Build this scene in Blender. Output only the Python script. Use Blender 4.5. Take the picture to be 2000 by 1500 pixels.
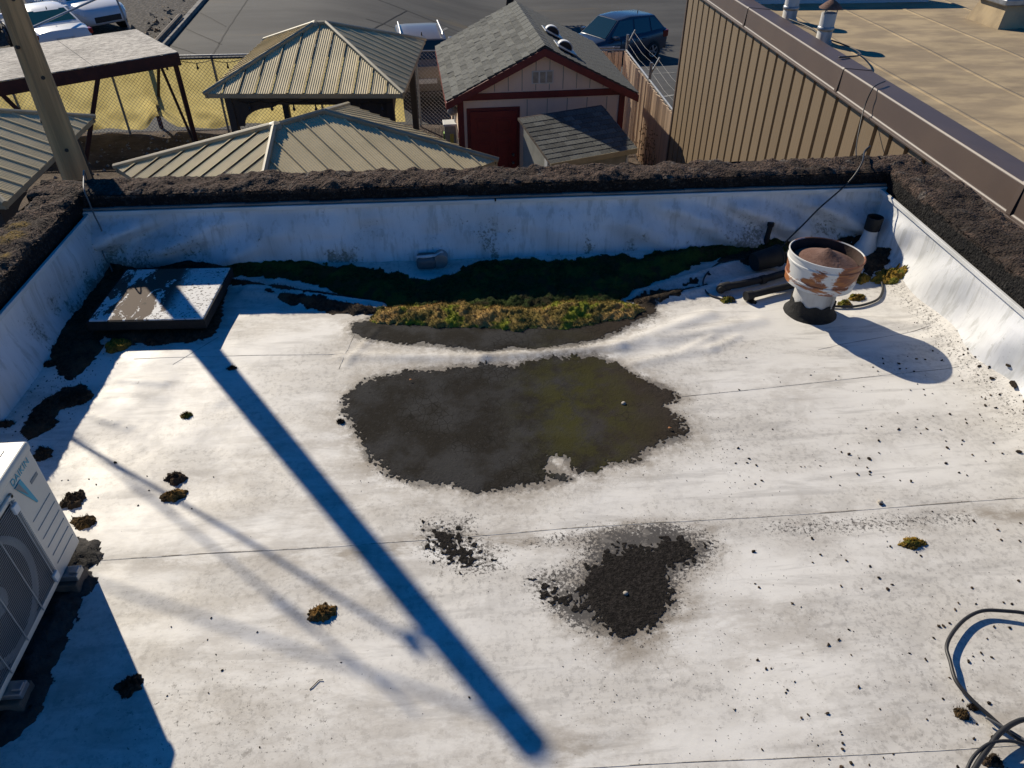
import bpy, bmesh, math, random
import numpy as np
from mathutils import Vector, Matrix
R = math.radians
for o in list(bpy.data.objects): bpy.data.objects.remove(o)
S = bpy.context.scene
COL = S.collection
random.seed(7); RNG = np.random.default_rng(7)

# ------------------------------------------------------------------ camera
cam = bpy.data.cameras.new('camera'); camo = bpy.data.objects.new('camera', cam); COL.objects.link(camo)
PITCH, YAW = R(37.776), R(4.3)
camo.location = (0, 0, 2.6); camo.rotation_euler = (R(90) - PITCH, 0, -YAW)
cam.sensor_fit = 'HORIZONTAL'; cam.sensor_width = 36; cam.lens = 36 * 1440 / 2000
cam.clip_start = .05; cam.clip_end = 2000
S.camera = camo
S.render.resolution_x, S.render.resolution_y = 1024, 768

# ------------------------------------------------------------------ light
SUN_EL, SUN_AZ = 31.5, 34.5                     # azimuth to the left of +Y
sd = Vector((-math.sin(R(SUN_AZ)) * math.cos(R(SUN_EL)), math.cos(R(SUN_AZ)) * math.cos(R(SUN_EL)), math.sin(R(SUN_EL))))
W = bpy.data.worlds.new('World'); S.world = W; W.use_nodes = True
nt = W.node_tree; bg = nt.nodes['Background']
sky = nt.nodes.new('ShaderNodeTexSky'); sky.sky_type = 'NISHITA'; sky.sun_disc = False
sky.sun_elevation = R(SUN_EL); sky.sun_rotation = R(-SUN_AZ); sky.altitude = 300; sky.air_density = .8; sky.dust_density = 0.; sky.ozone_density = 9
hs = nt.nodes.new('ShaderNodeHueSaturation'); hs.inputs['Saturation'].default_value = 1.18
nt.links.new(sky.outputs[0], hs.inputs['Color']); nt.links.new(hs.outputs[0], bg.inputs[0]); bg.inputs[1].default_value = .082
sl = bpy.data.lights.new('sun', 'SUN'); sl.energy = 5.0; sl.angle = R(.53); sl.color = (1, .9, .735)
so = bpy.data.objects.new('sun', sl); COL.objects.link(so); so.rotation_euler = (-sd).to_track_quat('-Z', 'Y').to_euler(); so.location = (-20, 30, 25)
S.view_settings.view_transform = 'Standard'; S.view_settings.look = 'None'; S.view_settings.gamma = 1
S.view_settings.use_curve_mapping = False; S.view_settings.exposure = 0.25
try:
    S.render.engine = 'CYCLES'; S.cycles.max_bounces = 5
except Exception: pass

# ------------------------------------------------------------------ noise
def _h(i, j, s):
    n = (i * 374761393 + j * 668265263 + s * 1442695041) & 0xffffffff
    n = ((n ^ (n >> 13)) * 1274126177) & 0xffffffff
    return ((n ^ (n >> 16)) & 0xffff) / 65535.0
def vn(x, y, s=0):
    x = np.asarray(x, float); y = np.asarray(y, float)
    xi = np.floor(x).astype(np.int64); yi = np.floor(y).astype(np.int64)
    fx = x - xi; fy = y - yi; fx = fx * fx * (3 - 2 * fx); fy = fy * fy * (3 - 2 * fy)
    a = _h(xi, yi, s); b = _h(xi + 1, yi, s); c = _h(xi, yi + 1, s); d = _h(xi + 1, yi + 1, s)
    return (a * (1 - fx) + b * fx) * (1 - fy) + (c * (1 - fx) + d * fx) * fy
def fbm(x, y, s=0, o=4):
    t = 0; a = .5; n = 0
    for k in range(o):
        t = t + a * vn(np.asarray(x) * 2**k, np.asarray(y) * 2**k, s + k * 17); n += a; a *= .5
    return t / n
def sstep(a, b, x):
    t = np.clip((np.asarray(x, float) - a) / (b - a), 0, 1); return t * t * (3 - 2 * t)
def poly(s): return [tuple(map(float, t.split(','))) for t in s.split()]
def sdpoly(px, py, P):
    """signed distance to polygon, negative inside"""
    px = np.asarray(px, float); py = np.asarray(py, float)
    d = np.full(px.shape, 1e9); ins = np.zeros(px.shape, bool); n = len(P)
    for i in range(n):
        ax, ay = P[i]; bx, by = P[(i + 1) % n]; ex, ey = bx - ax, by - ay
        t = np.clip(((px - ax) * ex + (py - ay) * ey) / (ex * ex + ey * ey + 1e-12), 0, 1)
        d = np.minimum(d, np.hypot(px - ax - t * ex, py - ay - t * ey))
        c = ((ay > py) != (by > py)) & (px < (bx - ax) * (py - ay) / (by - ay + 1e-12) + ax); ins ^= c
    return np.where(ins, -d, d)

# ------------------------------------------------------------------ materials
MATS = {}
class NB:
    def __init__(s, name):
        s.m = bpy.data.materials.new(name); s.m.use_nodes = True; s.t = s.m.node_tree
        s.b = s.t.nodes['Principled BSDF']; s.L = s.t.links
    def n(s, k, **kw):
        o = s.t.nodes.new('ShaderNode' + k)
        for a, v in kw.items(): setattr(o, a, v)
        return o
    def put(s, sock, v):
        if hasattr(v, 'node'): s.L.new(v, sock)
        else: sock.default_value = v
    def pos(s, kind='P', sc=(1, 1, 1)):
        o = s.n('NewGeometry').outputs['Position'] if kind == 'P' else s.n('TexCoord').outputs['Object']
        if sc != (1, 1, 1):
            m = s.n('Mapping'); m.inputs['Scale'].default_value = sc; s.L.new(o, m.inputs[0]); o = m.outputs[0]
        return o
    def noise(s, v, scale, det=4, rough=.55, dist=0):
        o = s.n('TexNoise'); s.L.new(v, o.inputs['Vector']); o.inputs['Scale'].default_value = scale
        o.inputs['Detail'].default_value = det; o.inputs['Roughness'].default_value = rough; o.inputs['Distortion'].default_value = dist
        return o.outputs[0]
    def vor(s, v, scale, feat='F1', rnd=1):
        o = s.n('TexVoronoi', feature=feat); s.L.new(v, o.inputs['Vector']); o.inputs['Scale'].default_value = scale; o.inputs['Randomness'].default_value = rnd
        return o.outputs['Distance']
    def ramp(s, v, a, b, lo=0., hi=1.):
        o = s.n('MapRange'); o.interpolation_type = 'SMOOTHSTEP'; s.L.new(v, o.inputs[0]); o.inputs[1].default_value = a; o.inputs[2].default_value = b
        o.inputs[3].default_value = lo; o.inputs[4].default_value = hi; return o.outputs[0]
    def math(s, op, a, b=0.):
        o = s.n('Math', operation=op); s.put(o.inputs[0], a); s.put(o.inputs[1], b); return o.outputs[0]
    def mix(s, f, a, b):
        o = s.n('Mix', data_type='RGBA'); s.put(o.inputs[0], f)
        for k, v in ((6, a), (7, b)):
            s.put(o.inputs[k], v if hasattr(v, 'node') else (*v, 1) if len(v) == 3 else v)
        return o.outputs[2]
    def attr(s, name):
        o = s.n('Attribute'); o.attribute_name = name; return o.outputs['Fac']
    def rand(s): return s.n('ObjectInfo').outputs['Random']
    def bump(s, h, st, d=.01):
        o = s.n('Bump'); s.L.new(h, o.inputs['Height']); o.inputs['Strength'].default_value = st; o.inputs['Distance'].default_value = d
        s.L.new(o.outputs[0], s.b.inputs['Normal'])
    def out(s, col, rough=.6, metal=0., spec=.5):
        s.put(s.b.inputs['Base Color'], col if hasattr(col, 'node') else (*col, 1)); s.put(s.b.inputs['Roughness'], rough)
        s.b.inputs['Metallic'].default_value = metal; s.b.inputs['Specular IOR Level'].default_value = spec
        MATS[s.m.name] = s.m; return s.m
def M(name, c1, c2=None, scale=6, rough=.6, bump=.15, bs=60, metal=0., sc=(1, 1, 1), kind='O', lo=.35, hi=.65, var=0., spec=.5, grime=0., gs=2.):
    """two tone noise material; var: tone change from object to object; grime: dark blotches"""
    b = NB(name); v = b.pos(kind, sc); c2 = c2 or tuple(x * .8 for x in c1)
    col = b.mix(b.ramp(b.noise(v, scale), lo, hi), c1, c2)
    if grime: col = b.mix(b.math('MULTIPLY', b.ramp(b.noise(v, gs, 5, .7), .48, .72), grime), col, tuple(x * .3 for x in c1))
    if var:
        k = b.n('HueSaturation'); b.L.new(col, k.inputs['Color']); b.put(k.inputs['Value'], b.ramp(b.rand(), 0, 1, 1 - var, 1 + var)); col = k.outputs[0]
    if bump: b.bump(b.noise(v, bs, 5, .65), bump, .02)
    return b.out(col, rough, metal, spec)

# ------------------------------------------------------------------ mesh building
class MB:
    def __init__(s): s.v = []; s.f = []
    def add(s, vs, fs):
        o = len(s.v); s.v += [tuple(p) for p in vs]; s.f += [tuple(i + o for i in f) for f in fs]; return s
    def box(s, x0, x1, y0, y1, z0, z1, m=None):
        vs = [Vector((x, y, z)) for z in (z0, z1) for x, y in ((x0, y0), (x1, y0), (x1, y1), (x0, y1))]
        if m is not None: vs = [m @ p for p in vs]
        return s.add(vs, [(3, 2, 1, 0), (4, 5, 6, 7), (0, 1, 5, 4), (1, 2, 6, 5), (2, 3, 7, 6), (3, 0, 4, 7)])
    def beam(s, a, b, w, h, up=(0, 0, 1)):
        a, b = Vector(a), Vector(b); d = (b - a); L = d.length; d.normalize(); up = Vector(up)
        if abs(d.dot(up)) > .98: up = Vector((0, 1, 0))
        x = d.cross(up).normalized(); z = x.cross(d)
        m = Matrix.Translation(a) @ Matrix((x, d, z)).transposed().to_4x4()
        return s.box(-w / 2, w / 2, 0, L, -h / 2, h / 2, m)
    def tube(s, pts, r, n=8, caps=True):
        P = [Vector(p) for p in pts]; rs = r if isinstance(r, (list, tuple)) else [r] * len(P)
        vs = []; fs = []; ref = None
        for i, p in enumerate(P):
            t = (P[min(i + 1, len(P) - 1)] - P[max(i - 1, 0)]).normalized()
            if ref is None:
                ref = Vector((0, 0, 1)) if abs(t.z) < .9 else Vector((1, 0, 0))
            x = (ref - t * ref.dot(t)).normalized(); ref = x; y = t.cross(x)
            for k in range(n):
                a = 2 * math.pi * k / n; vs.append(p + (x * math.cos(a) + y * math.sin(a)) * rs[i])
        for i in range(len(P) - 1):
            for k in range(n):
                k2 = (k + 1) % n; fs.append((i * n + k, i * n + k2, (i + 1) * n + k2, (i + 1) * n + k))
        if caps: fs += [tuple(range(n))[::-1], tuple(range((len(P) - 1) * n, len(P) * n))]
        return s.add(vs, fs)
    def lathe(s, prof, n=32, c=(0, 0, 0), m=None, caps=True):
        vs = []; fs = []; q = len(prof)
        for k in range(n):
            a = 2 * math.pi * k / n
            for r_, z in prof:
                p = Vector((r_ * math.cos(a) + c[0], r_ * math.sin(a) + c[1], z + c[2])); vs.append(m @ p if m is not None else p)
        for k in range(n):
            k2 = (k + 1) % n
            for i in range(q - 1): fs.append((k * q + i, k2 * q + i, k2 * q + i + 1, k * q + i + 1))
        if caps:
            if prof[0][0] > 1e-5: fs.append(tuple(k * q for k in range(n))[::-1])
            if prof[-1][0] > 1e-5: fs.append(tuple(k * q + q - 1 for k in range(n)))
        return s.add(vs, fs)
    def prism(s, pts, off):
        n = len(pts); P = [Vector(p) for p in pts]; o = Vector(off)
        return s.add(P + [p + o for p in P], [tuple(range(n))[::-1], tuple(range(n, 2 * n))] + [(i, (i + 1) % n, n + (i + 1) % n, n + i) for i in range(n)])
    def grid(s, X, Y, Z):
        a, b = X.shape; i = np.arange(a * b).reshape(a, b)
        f = np.stack([i[:-1, :-1], i[1:, :-1], i[1:, 1:], i[:-1, 1:]], -1).reshape(-1, 4)
        return s.add(np.stack([X, Y, Z], -1).reshape(-1, 3).tolist(), f.tolist())
    def loft(s, secs, closed=True, caps=True):
        n = len(secs[0]); vs = [p for q in secs for p in q]; fs = []
        for i in range(len(secs) - 1):
            for k in range(n if closed else n - 1):
                k2 = (k + 1) % n; fs.append((i * n + k, i * n + k2, (i + 1) * n + k2, (i + 1) * n + k))
        if caps: fs += [tuple(range(n))[::-1], tuple(range((len(secs) - 1) * n, len(secs) * n))]
        return s.add(vs, fs)
    def mesh(s, name, mat, smooth=False, bevel=0., seg=2, auto=None):
        me = bpy.data.meshes.new(name); me.from_pydata(s.v, [], s.f); me.update()
        bm = bmesh.new(); bm.from_mesh(me)
        bmesh.ops.recalc_face_normals(bm, faces=bm.faces)
        if bevel:
            ed = [e for e in bm.edges if len(e.link_faces) == 2 and e.calc_face_angle(0) > .5]
            bmesh.ops.bevel(bm, geom=ed, offset=bevel, segments=seg, affect='EDGES', profile=.5, clamp_overlap=True)
        bm.to_mesh(me); bm.free()
        if mat: me.materials.append(MATS[mat] if isinstance(mat, str) else mat)
        if smooth:
            me.shade_smooth()
            if auto: me.set_sharp_from_angle(angle=R(auto))
        return me
    def build(s, name, mat, parent=None, smooth=False, bevel=0., loc=None, rot=None, seg=2, auto=None):
        o = bpy.data.objects.new(name, s.mesh(name, mat, smooth, bevel, seg, auto)); COL.objects.link(o)
        if parent: o.parent = parent
        if loc: o.location = loc
        if rot: o.rotation_euler = rot
        return o
def fastgrid(name, X, Y, Z, mat, parent=None, attrs=None, smooth=True, keep=None, merge=None):
    """grid mesh from numpy arrays; keep = boolean per cell"""
    a, b = X.shape; i = np.arange(a * b).reshape(a, b)
    f = np.stack([i[:-1, :-1], i[1:, :-1], i[1:, 1:], i[:-1, 1:]], -1).reshape(-1, 4)
    co = np.stack([X, Y, Z], -1).reshape(-1, 3)
    if keep is not None:
        f = f[keep.reshape(-1)]; u, inv = np.unique(f, return_inverse=True); co = co[u]; f = inv.reshape(-1, 4)
    else: u = None
    me = bpy.data.meshes.new(name); me.vertices.add(len(co)); me.vertices.foreach_set('co', co.ravel().astype(np.float32))
    me.loops.add(f.size); me.loops.foreach_set('vertex_index', f.ravel().astype(np.int32))
    me.polygons.add(len(f)); me.polygons.foreach_set('loop_start', np.arange(0, f.size, 4, dtype=np.int32))
    me.update(calc_edges=True); me.validate()
    for k, v in (attrs or {}).items():
        v = np.broadcast_to(v, (a, b)).reshape(-1); v = v[u] if u is not None else v
        at = me.attributes.new(k, 'FLOAT', 'POINT'); at.data.foreach_set('value', v.astype(np.float32))
    if smooth: me.shade_smooth()
    me.materials.append(MATS[mat] if isinstance(mat, str) else mat)
    o = bpy.data.objects.new(name, me); COL.objects.link(o)
    if parent: o.parent = parent
    return o
def tag(o, label, cat=None, group=None, kind=None):
    o['label'] = label
    if cat: o['category'] = cat
    if group: o['group'] = group
    if kind: o['kind'] = kind
    return o
def thing(name, label, cat, loc=(0, 0, 0), rz=0, group=None):
    o = bpy.data.objects.new(name, None); COL.objects.link(o); o.location = loc; o.rotation_euler = (0, 0, rz); o.empty_display_size = .2
    return tag(o, label, cat, group)
def inst(name, me, parent, loc=(0, 0, 0), rot=(0, 0, 0), scale=(1, 1, 1), mw=None):
    o = bpy.data.objects.new(name, me); COL.objects.link(o); o.parent = parent
    if mw is not None: o.matrix_local = mw
    else: o.location = loc; o.rotation_euler = rot; o.scale = scale
    return o
def struct(o): o['kind'] = 'structure'; return o
GZ = -3.8                                        # yard ground level, roof deck is z = 0
# ------------------------------------------------------------------ plain materials
M('concrete', (.22, .21, .19), (.14, .13, .12), 3, .9, .4, 30)
M('masonry', (.25, .23, .2), (.17, .16, .15), 2, .9, .3, 20)
M('black_pipe', (.014, .014, .014), (.024, .024, .023), 8, .65, .1, spec=.3)
M('cable_black', (.018, .018, .018), None, 8, .5, 0)
M('cable_grey', (.12, .12, .12), None, 8, .5, 0)
M('galv', (.33, .34, .35), (.25, .26, .27), 12, .45, .1, 40, metal=.7)
M('rust', (.11, .05, .032), (.17, .095, .07), 9, .85, .4, 60)
M('vent_lining', (.03, .018, .013), (.06, .035, .025), 9, .9, .2)
M('tar', (.006, .006, .006), (.012, .0115, .011), 12, .9, .5, 30)
M('ac_body', (.58, .545, .46), (.54, .5, .43), 2, .38, .03, 60, grime=.12, gs=5)
M('ac_grille', (.3, .31, .3), None, 3, .5, 0)
M('ac_dark', (.02, .021, .024), None, 3, .5, 0)
M('logo_teal', (.0, .3, .42), (.0, .28, .4), 3, .4, 0)
M('logo_grey', (.13, .17, .19), None, 3, .4, 0)
M('pad_dirt', (.05, .045, .04), (.02, .018, .015), 14, .95, .8, 40)
M('gaz_roof', (.68, .56, .33), (.58, .48, .28), 1.5, .65, .06, 30, var=.05, grime=.2, gs=1.2, spec=.15)
M('gaz_trim', (.4, .34, .21), (.32, .27, .17), 3, .5, .05, 30)
M('gaz_frame', (.035, .033, .03), (.05, .045, .04), 3, .7, .2, 30, sc=(1, 1, .2))
M('wood_pole', (.74, .41, .17), (.42, .235, .1), 14, .8, .7, 30, sc=(1, 1, .05), grime=.5, gs=7)
M('red_wood', (.07, .022, .016), (.045, .015, .012), 5, .75, .25, 30)
M('plank', (.13, .1, .075), (.07, .055, .045), 6, .85, .4, 30)
M('shed_wall', (.85, .65, .5), (.79, .6, .46), 3, .7, .1, 30, sc=(1, 1, .3))
M('shed_trim', (.17, .022, .02), (.13, .017, .016), 4, .6, .1, 30)
M('shed_door', (.22, .014, .016), (.18, .012, .014), 3, .45, .05, 30)
M('white_plastic', (.66, .66, .64), (.55, .55, .52), 4, .5, .05)
M('vent_black', (.012, .012, .013), None, 4, .5, 0)
M('brass', (.5, .42, .28), None, 4, .3, 0, metal=1)
M('shingle', (.125, .125, .11), (.075, .078, .07), 25, .95, .6, 90, var=.28)
M('lean_wall', (.3, .3, .26), (.24, .24, .21), 4, .8, .1)
M('slat_tan', (.62, .46, .32), (.52, .38, .26), 4, .7, .1, 40, sc=(1, 1, .1), var=.12)
b = NB('screen_yellow'); p = b.pos('P'); c = b.mix(b.ramp(b.noise(p, 2.5, 4), .35, .65), (.56, .46, .19), (.47, .38, .15)); b.out(c, .85, 0, .2)
tr = b.n('BsdfTranslucent'); b.L.new(c, tr.inputs[0]); mx = b.n('MixShader'); mx.inputs[0].default_value = .62; b.L.new(b.b.outputs[0], mx.inputs[1]); b.L.new(tr.outputs[0], mx.inputs[2]); b.L.new(mx.outputs[0], b.t.nodes['Material Output'].inputs[0])
M('brown_panel', (.205, .15, .092), (.18, .132, .082), 2, .5, .12, 8, sc=(1, 14, .04), var=.05)
M('brown_back', (.04, .03, .022), None, 3, .7, 0)
M('brown_coping', (.1, .07, .055), (.085, .06, .05), 1.2, .5, .03, 12, grime=.15, gs=2)
M('tan_roof', (.42, .32, .185), (.27, .205, .125), 1.6, .9, .2, 50, sc=(1, 2.2, 1), grime=.35, gs=.9)
M('white_wall_shaded', (.55, .57, .58), (.45, .47, .5), 2, .7, .05)  # white wall, the bluish tone of its shade mixed into the colour
M('pipe_white', (.5, .49, .46), (.28, .25, .22), 6, .75, .2, 30, sc=(1, 1, .4), lo=.45, hi=.7)
M('car_white', (.72, .73, .74), (.68, .69, .7), 1, .25, 0)
M('car_silver', (.42, .43, .45), None, 1, .25, 0, metal=.5)
M('car_blue', (.06, .075, .1), (.055, .07, .095), 1, .22, 0, metal=.35)
M('car_tan', (.2, .17, .14), None, 1, .3, 0, metal=.3)
M('tyre', (.018, .018, .018), None, 8, .8, .1)
M('rim', (.5, .5, .51), (.4, .4, .41), 4, .3, 0, metal=.8)
M('car_trim', (.015, .015, .016), None, 4, .5, 0)
M('tail_red', (.3, .01, .01), None, 4, .2, 0)
M('lamp_clear', (.7, .72, .74), None, 4, .15, 0)
M('bulb', (.03, .03, .03), None, 4, .3, 0)
M('leaf_orange', (.4, .16, .05), None, 30, .7, 0)
M('leaf_green', (.05, .08, .025), (.08, .11, .035), 6, .7, 0)
M('stone_pale', (.4, .36, .3), (.25, .22, .18), 30, .8, .2)
M('dry_moss', (.14, .09, .066), (.045, .03, .023), 40, .9, 0)
b = NB('seam_dirt'); p = b.pos('P'); c = b.mix(b.ramp(b.noise(p, 6, 6, .8), .4, .6), (.2, .18, .15), (.55, .53, .49)); b.out(c, .8, 0, .2)
M('twig', (.05, .035, .025), None, 30, .8, .2)
M('vine', (.28, .2, .12), (.16, .12, .08), 20, .85, .2)
M('meter_lime', (.25, .45, .06), None, 4, .5, 0)
M('meter_yellow', (.6, .5, .1), None, 4, .5, 0)
b = NB('glass'); b.out((.012, .035, .045), .06, 0, .7)
b = NB('glass_green'); b.out((.03, .11, .09), .08, 0, .7)
# moss: 0 brown-black, 1 rusty, 2 golden, 3 green band
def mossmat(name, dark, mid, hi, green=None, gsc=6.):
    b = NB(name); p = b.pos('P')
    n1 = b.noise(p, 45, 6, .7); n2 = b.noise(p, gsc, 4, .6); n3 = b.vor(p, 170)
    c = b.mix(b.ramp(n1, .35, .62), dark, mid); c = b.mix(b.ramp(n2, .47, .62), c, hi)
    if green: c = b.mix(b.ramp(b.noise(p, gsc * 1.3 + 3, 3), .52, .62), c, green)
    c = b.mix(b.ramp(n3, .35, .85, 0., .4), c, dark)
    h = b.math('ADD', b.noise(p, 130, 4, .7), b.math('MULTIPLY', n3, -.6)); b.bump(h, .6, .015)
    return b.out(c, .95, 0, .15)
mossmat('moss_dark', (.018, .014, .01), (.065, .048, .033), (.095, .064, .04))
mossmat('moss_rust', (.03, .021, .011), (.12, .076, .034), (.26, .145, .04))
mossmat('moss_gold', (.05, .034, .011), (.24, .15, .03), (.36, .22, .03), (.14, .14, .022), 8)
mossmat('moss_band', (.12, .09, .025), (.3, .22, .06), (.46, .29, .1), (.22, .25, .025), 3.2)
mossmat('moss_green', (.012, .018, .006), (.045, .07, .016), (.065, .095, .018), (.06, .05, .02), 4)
# OSB board
b = NB('osb'); p = b.pos('O'); q = b.pos('O', (9, 30, 1))
c = b.mix(b.ramp(b.noise(q, .7, 6, .85), .42, .58), (.22, .2, .175), (.58, .54, .47)); c = b.mix(b.ramp(b.noise(p, 1.2, 3), .5, .75, 0, .5), c, (.12, .11, .1))
b.bump(b.noise(q, 3, 4, .7), .3, .01); b.out(c, .9)
# asphalt and yard dirt
b = NB('asphalt'); p = b.pos('P'); c = b.mix(b.ramp(b.noise(b.pos('P', (.5, 1.6, 1)), .35, 5, .65), .35, .68), (.042, .041, .039), (.07, .068, .063))
c = b.mix(b.ramp(b.noise(p, 1.7, 6, .75), .58, .75, 0, .6), c, (.03, .03, .029))
c = b.mix(b.ramp(b.noise(b.pos('P', (.25, .9, 1)), .5, 3, .5), .62, .72, 0, .5), c, (.13, .1, .055))
b.bump(b.noise(p, 60, 4, .7), .3, .01); b.out(c, .85, 0, .3)
b = NB('dirt'); p = b.pos('P'); c = b.mix(b.ramp(b.noise(p, 1.1, 6, .7), .35, .65), (.15, .115, .09), (.07, .055, .045))
c = b.mix(b.ramp(b.noise(p, 9, 6, .8), .5, .7, 0, .7), c, (.24, .2, .165)); b.bump(b.noise(p, 25, 6, .8), .9, .05); b.out(c, .95, 0, .2)
b = NB('gravel'); p = b.pos('P'); c = b.mix(b.ramp(b.vor(p, 9), .1, .7), (.13, .115, .1), (.05, .045, .04)); b.bump(b.vor(p, 12), .8, .05); b.out(c, .95, 0, .2)
b = NB('crack'); b.out((.016, .016, .016), .8, 0, .2)  # asphalt cracks, also the dark tone of painted wire shadows
b = NB('paint_line'); p = b.pos('P'); c = b.mix(b.ramp(b.noise(p, 8, 5, .8), .42, .6), (.3, .29, .26), (.08, .08, .076)); b.out(c, .8)

# white roofing membrane (deck): attribute sd = metres from the nearest silt patch, dirt = how soiled
b = NB('membrane'); p = b.pos('P'); sdm = b.attr('sd'); dirt = b.attr('dirt')
big = b.noise(b.pos('P', (.55, 1.5, 1)), 1.3, 6, .65, .15); streak = b.noise(b.pos('P', (.9, 6.5, 1)), 1.7, 6, .72, .4)
med = b.noise(p, 4.2, 6, .7, .15); fine = b.noise(p, 34, 5, .75); vf = b.noise(p, 120, 3, .7)
c = b.mix(b.ramp(big, .36, .66), (.73, .705, .65), (.55, .52, .465))
c = b.mix(b.math('MULTIPLY', b.ramp(streak, .5, .66), .6), c, (.44, .42, .385))
c = b.mix(b.math('MULTIPLY', b.ramp(med, .53, .64), .4), c, (.45, .425, .38))
c = b.mix(b.math('MULTIPLY', b.math('MULTIPLY', b.ramp(fine, .48, .62), b.ramp(big, .42, .58)), .6), c, (.33, .31, .28))
# tide lines round the patches
sw = b.math('ADD', sdm, b.math('MULTIPLY', b.math('SUBTRACT', b.noise(p, 9, 6, .75, .4), .5), .24))
halo = b.math('MULTIPLY', b.ramp(sw, .0, .2, 1., 0.), b.ramp(b.noise(p, 16, 5, .7), .34, .62))
c = b.mix(b.math('MULTIPLY', halo, .7), c, (.29, .25, .195))
edge = b.ramp(b.math('ADD', sdm, b.math('MULTIPLY', b.math('SUBTRACT', b.noise(p, 26, 6, .8), .5), .16)), .012, .05, 1, 0); c = b.mix(b.math('MULTIPLY', edge, .85), c, (.085, .075, .062))
crk = b.vor(b.pos('P', (1, 1, .3)), 26, 'DISTANCE_TO_EDGE')
cr = b.math('MULTIPLY', b.ramp(crk, .0, .045, 1, 0), b.math('MULTIPLY', b.ramp(sw, .02, .3, 1, 0), b.ramp(b.noise(p, 5), .42, .58)))
c = b.mix(b.math('MULTIPLY', cr, .5), c, (.3, .275, .235))
br = b.attr('brown'); bm_ = b.math('MULTIPLY', br, b.ramp(b.noise(b.pos('P', (.8, 1.8, 1)), 5, 6, .75, .2), .38, .62)); c = b.mix(b.math('MULTIPLY', bm_, .85), c, (.27, .23, .18))
# black algae specks where soiled
thr = b.math('ADD', b.math('MULTIPLY', dirt, .24), b.math('MULTIPLY', b.ramp(sdm, 0, .16, 1, 0), .12))
sp = b.ramp(b.math('ADD', b.noise(p, 62, 5, .78), thr), .68, .76); c = b.mix(sp, c, (.075, .068, .06))
sp2 = b.ramp(b.math('ADD', b.noise(p, 15, 5, .75), b.math('MULTIPLY', dirt, .16)), .66, .74); c = b.mix(b.math('MULTIPLY', sp2, .6), c, (.2, .18, .155))
b.bump(b.math('ADD', b.math('MULTIPLY', med, .5), b.math('MULTIPLY', fine, .1)), .22, .02)
b.out(c, b.ramp(b.noise(p, 3, 5, .6), .35, .65, .5, .68), 0, .35)
# membrane on the parapet walls, soiled towards the foot by algae that grows there
b = NB('flashing'); p = b.pos('P'); h = b.attr('foot')
big = b.noise(b.pos('P', (2.2, 2.2, .5)), 1.2, 5, .65); fine = b.noise(p, 45, 5, .75)
c = b.mix(b.ramp(big, .35, .68), (.71, .715, .715), (.57, .58, .58))
run = b.noise(b.pos('P', (14, 14, .7)), 1.2, 4, .7); c = b.mix(b.math('MULTIPLY', b.ramp(run, .5, .66), .5), c, (.36, .36, .33))
g = b.math('MULTIPLY', b.ramp(b.noise(b.pos('P', (3.4, 3.4, 2.2)), 1, 4, .6), .47, .62), h)
c = b.mix(b.math('MULTIPLY', b.ramp(b.math('ADD', fine, b.math('MULTIPLY', g, .3)), .62, .76), .8), c, (.1, .1, .075))
c = b.mix(b.math('MULTIPLY', g, .3), c, (.3, .29, .22))
b.bump(big, .3, .03); b.out(c, b.ramp(fine, .3, .7, .42, .55), 0, .45)
# dried silt
b = NB('silt'); p = b.pos('P')
n1 = b.noise(p, 3.2, 5, .65); n2 = b.noise(p, 70, 5, .75); ck = b.vor(b.pos('P', (1, .8, 1)), 24, 'DISTANCE_TO_EDGE')
c = b.mix(b.ramp(n1, .38, .6), (.036, .035, .034), (.017, .0145, .011)); c = b.mix(b.ramp(n2, .54, .72, 0, .7), c, (.06, .057, .053)); c = b.mix(b.ramp(b.noise(p, 28, 5, .8), .55, .72, 0, .8), c, (.01, .009, .007))
gd = b.n('VectorMath', operation='DISTANCE'); q = b.pos('P', (1, .55, 1)); b.L.new(q, gd.inputs[0]); gd.inputs[1].default_value = (.62, 1.72, 0)
gm = b.math('MULTIPLY', b.ramp(gd.outputs['Value'], .08, .52, 1, 0), b.ramp(b.noise(p, 5, 5, .7), .36, .6))
sx = b.n('SeparateXYZ'); b.L.new(p, sx.inputs[0]); c = b.mix(b.math('MULTIPLY', b.ramp(sx.outputs[0], .45, 1.0), .7), c, (.036, .026, .018)); c = b.mix(b.math('MULTIPLY', gm, .85), c, (.042, .04, .008))
crm = b.math('MULTIPLY', b.ramp(ck, 0, .07, 1, 0), b.ramp(b.noise(p, 2.2, 3), .5, .6)); c = b.mix(b.math('MULTIPLY', crm, .8), c, (.008, .007, .005))
b.bump(b.math('ADD', n2, b.math('MULTIPLY', b.noise(p, 200, 2), .5)), .5, .008); b.out(c, .9, 0, .12)
b = NB('silt_black'); p = b.pos('P'); n2 = b.noise(p, 60, 5, .75)
c = b.mix(b.ramp(n2, .4, .68), (.011, .0095, .008), (.036, .031, .027)); b.bump(b.math('ADD', n2, b.noise(p, 150, 2)), .6, .01); b.out(c, .92, 0, .1)
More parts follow.
